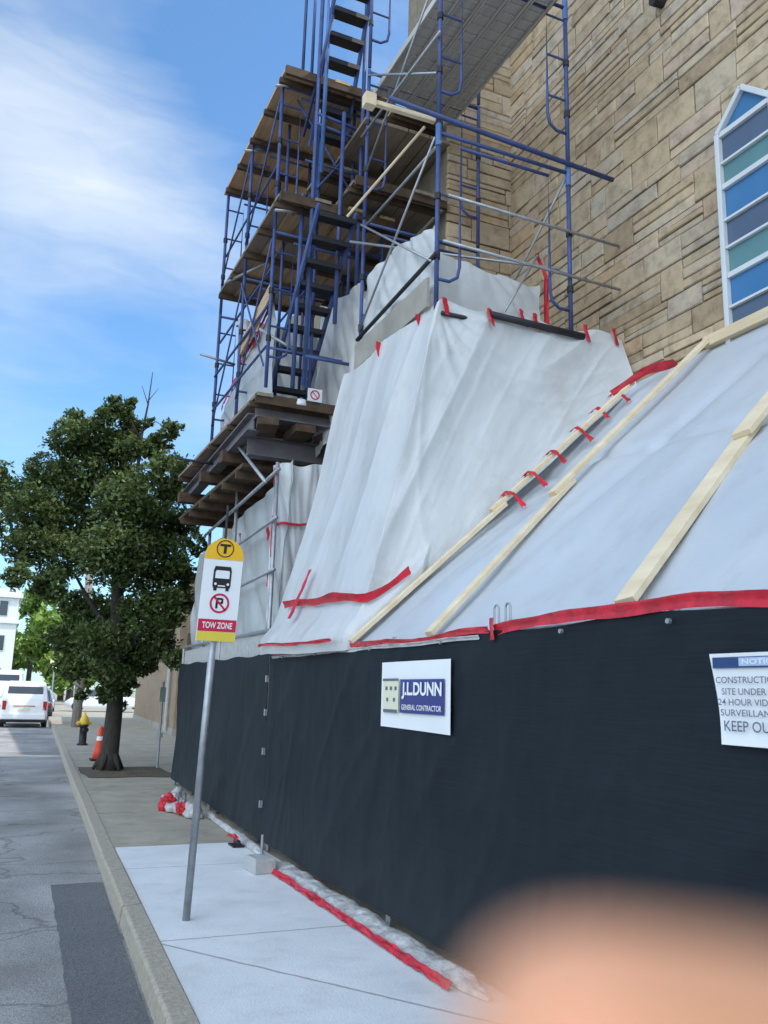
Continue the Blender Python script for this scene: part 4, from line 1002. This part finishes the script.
skin_mesh('hand_skin', [
    [(hp(13.5,-10.5,2.5),.030),(hp(11.0,-8.8,4.2),.034),(hp(8.2,-6.6,5.2),.026),(hp(6.4,-5.1,5.2),.0115),(hp(4.35,-3.95,4.8),.0100),(hp(2.65,-3.32,4.6),.0094),(hp(1.25,-2.97,4.45),.0092),(hp(.30,-2.90,4.4),.0080)],
    [(2,0),(hp(6.6,-7.2,6.6),.0110),(hp(5.0,-6.6,7.3),.0095),(hp(4.2,-7.4,7.5),.0085),(hp(4.6,-8.2,7.2),.0072)],
    [(2,0),(hp(7.4,-8.9,6.9),.0105),(hp(6.0,-8.8,7.7),.0092),(hp(5.2,-9.6,7.7),.0083),(hp(5.7,-10.3,7.3),.0070)],
    [(1,0),(hp(8.9,-10.6,6.6),.0090),(hp(7.8,-10.9,7.2),.0080),(hp(7.2,-11.5,7.1),.0072),(hp(7.7,-12.0,6.7),.0062)],
    [(1,0),(hp(9.6,-7.6,2.0),.0135),(hp(7.8,-6.8,1.2),.0110),(hp(6.4,-6.3,1.6),.0095),(hp(5.5,-6.1,2.0),.0078)],
    [(0,0),(hp(15.5,-14,.5),.026),(hp(18,-20,-3),.033),(hp(20,-27,-7),.040)]], 'skin', hand)
skin_mesh('sleeve', [[(hp(17.2,-18,-1.8),.041),(hp(19.2,-24,-5),.046),(hp(22,-34,-11),.058)]], 'sleeve', hand)

# ------------------------------------------------------------------ sky and sun
sun_el, sun_az = R(54), R(122)          # azimuth clockwise from +Y (down the street): behind the church on our right
to_sun = V((math.sin(sun_az)*math.cos(sun_el), math.cos(sun_az)*math.cos(sun_el), math.sin(sun_el)))
sd = bpy.data.lights.new('sun', 'SUN'); sd.energy = 3.6; sd.angle = R(.53); sd.color = (1,.95,.87)
so = bpy.data.objects.new('sun', sd); C.objects.link(so); so.rotation_euler = (-to_sun).to_track_quat('-Z','Y').to_euler()
W = bpy.data.worlds.new('World'); bpy.context.scene.world = W; W.use_nodes = True
N = W.node_tree.nodes; L = W.node_tree.links; N.clear()
out = N.new('ShaderNodeOutputWorld'); bg = N.new('ShaderNodeBackground'); bg.inputs['Strength'].default_value = .15
sky = N.new('ShaderNodeTexSky'); sky.sky_type = 'NISHITA'; sky.sun_disc = False; sky.sun_elevation = sun_el; sky.sun_rotation = sun_az
sky.ozone_density = 2.2; sky.dust_density = .6; sky.air_density = 1.0
tc = N.new('ShaderNodeTexCoord'); D = tc.outputs['Generated']
def lobe(d, sharp):
    d = V(d).normalized(); n = N.new('ShaderNodeVectorMath'); n.operation = 'DOT_PRODUCT'; n.inputs[1].default_value = d; L.new(D, n.inputs[0])
    return math_(N, L, 'POWER', math_(N, L, 'MAXIMUM', n.outputs['Value'], 0), sharp)
def pix(x, y): return (fwd*F + cxv*(x-384) + cyv*(512-y)).normalized()
mp = N.new('ShaderNodeMapping'); mp.inputs['Rotation'].default_value = (R(15), R(35), R(-20)); mp.inputs['Scale'].default_value = (1.3, 3.0, 4.2); L.new(D, mp.inputs['Vector'])
wn = N.new('ShaderNodeTexNoise'); wn.inputs['Scale'].default_value = 2.2; wn.inputs['Detail'].default_value = 5; L.new(mp.outputs[0], wn.inputs['Vector'])
wv = N.new('ShaderNodeVectorMath'); wv.operation = 'MULTIPLY_ADD'; wv.inputs[1].default_value = (.5,.5,.5); L.new(wn.outputs['Color'], wv.inputs[0]); L.new(mp.outputs[0], wv.inputs[2])
cl = noi(N, L, wv.outputs[0], 2.2, 9, .58)
base = math_(N, L, 'MULTIPLY', lobe((-.55,.35,.75), 3), .06)
tot = math_(N, L, 'ADD', cl, base)
for d, s_, a in ((pix(20,90), 130, .24), (pix(110,130), 260, .07), (pix(175,225), 300, .14), (pix(230,300), 400, .10), (pix(30,230), 160, .15), (pix(120,240), 200, .05), (pix(180,160), 300, .06), (pix(60,340), 260, -.10), (pix(290,30), 90, -.22), (pix(150,340), 300, -.14), (pix(10,300), 200, .03), (pix(240,110), 200, -.10), (pix(40,400), 300, -.05)):
    tot = math_(N, L, 'ADD', tot, math_(N, L, 'MULTIPLY', lobe(d, s_), a))
behind = math_(N, L, 'MULTIPLY', lobe((-.7,-.6,.35), 2), .40); tot = math_(N, L, 'ADD', tot, behind)  # extra cloud cover out of view, added for fill light
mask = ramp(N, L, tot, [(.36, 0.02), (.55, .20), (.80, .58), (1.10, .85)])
skyc = mixc(N, L, 1.0, sky.outputs[0], (1.05,1.50,1.74), 'MULTIPLY')
bright = math_(N, L, 'ADD', 6.8, math_(N, L, 'MULTIPLY', lobe((-.7,-.6,.4), 2), 18.0))  # clouds at the camera's back made brighter to raise the ambient light
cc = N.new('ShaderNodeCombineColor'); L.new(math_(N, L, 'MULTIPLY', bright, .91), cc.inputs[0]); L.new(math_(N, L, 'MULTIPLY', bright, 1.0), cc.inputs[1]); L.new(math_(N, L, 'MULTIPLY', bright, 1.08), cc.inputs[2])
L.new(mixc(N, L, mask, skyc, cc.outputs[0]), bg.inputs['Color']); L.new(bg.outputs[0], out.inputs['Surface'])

sc = bpy.context.scene
sc.view_settings.view_transform = 'Standard'; sc.view_settings.look = 'None'; sc.view_settings.exposure = 0; sc.view_settings.gamma = 1
sc.cycles.max_bounces = 8; sc.cycles.use_denoising = True
bpy.context.view_layer.update()
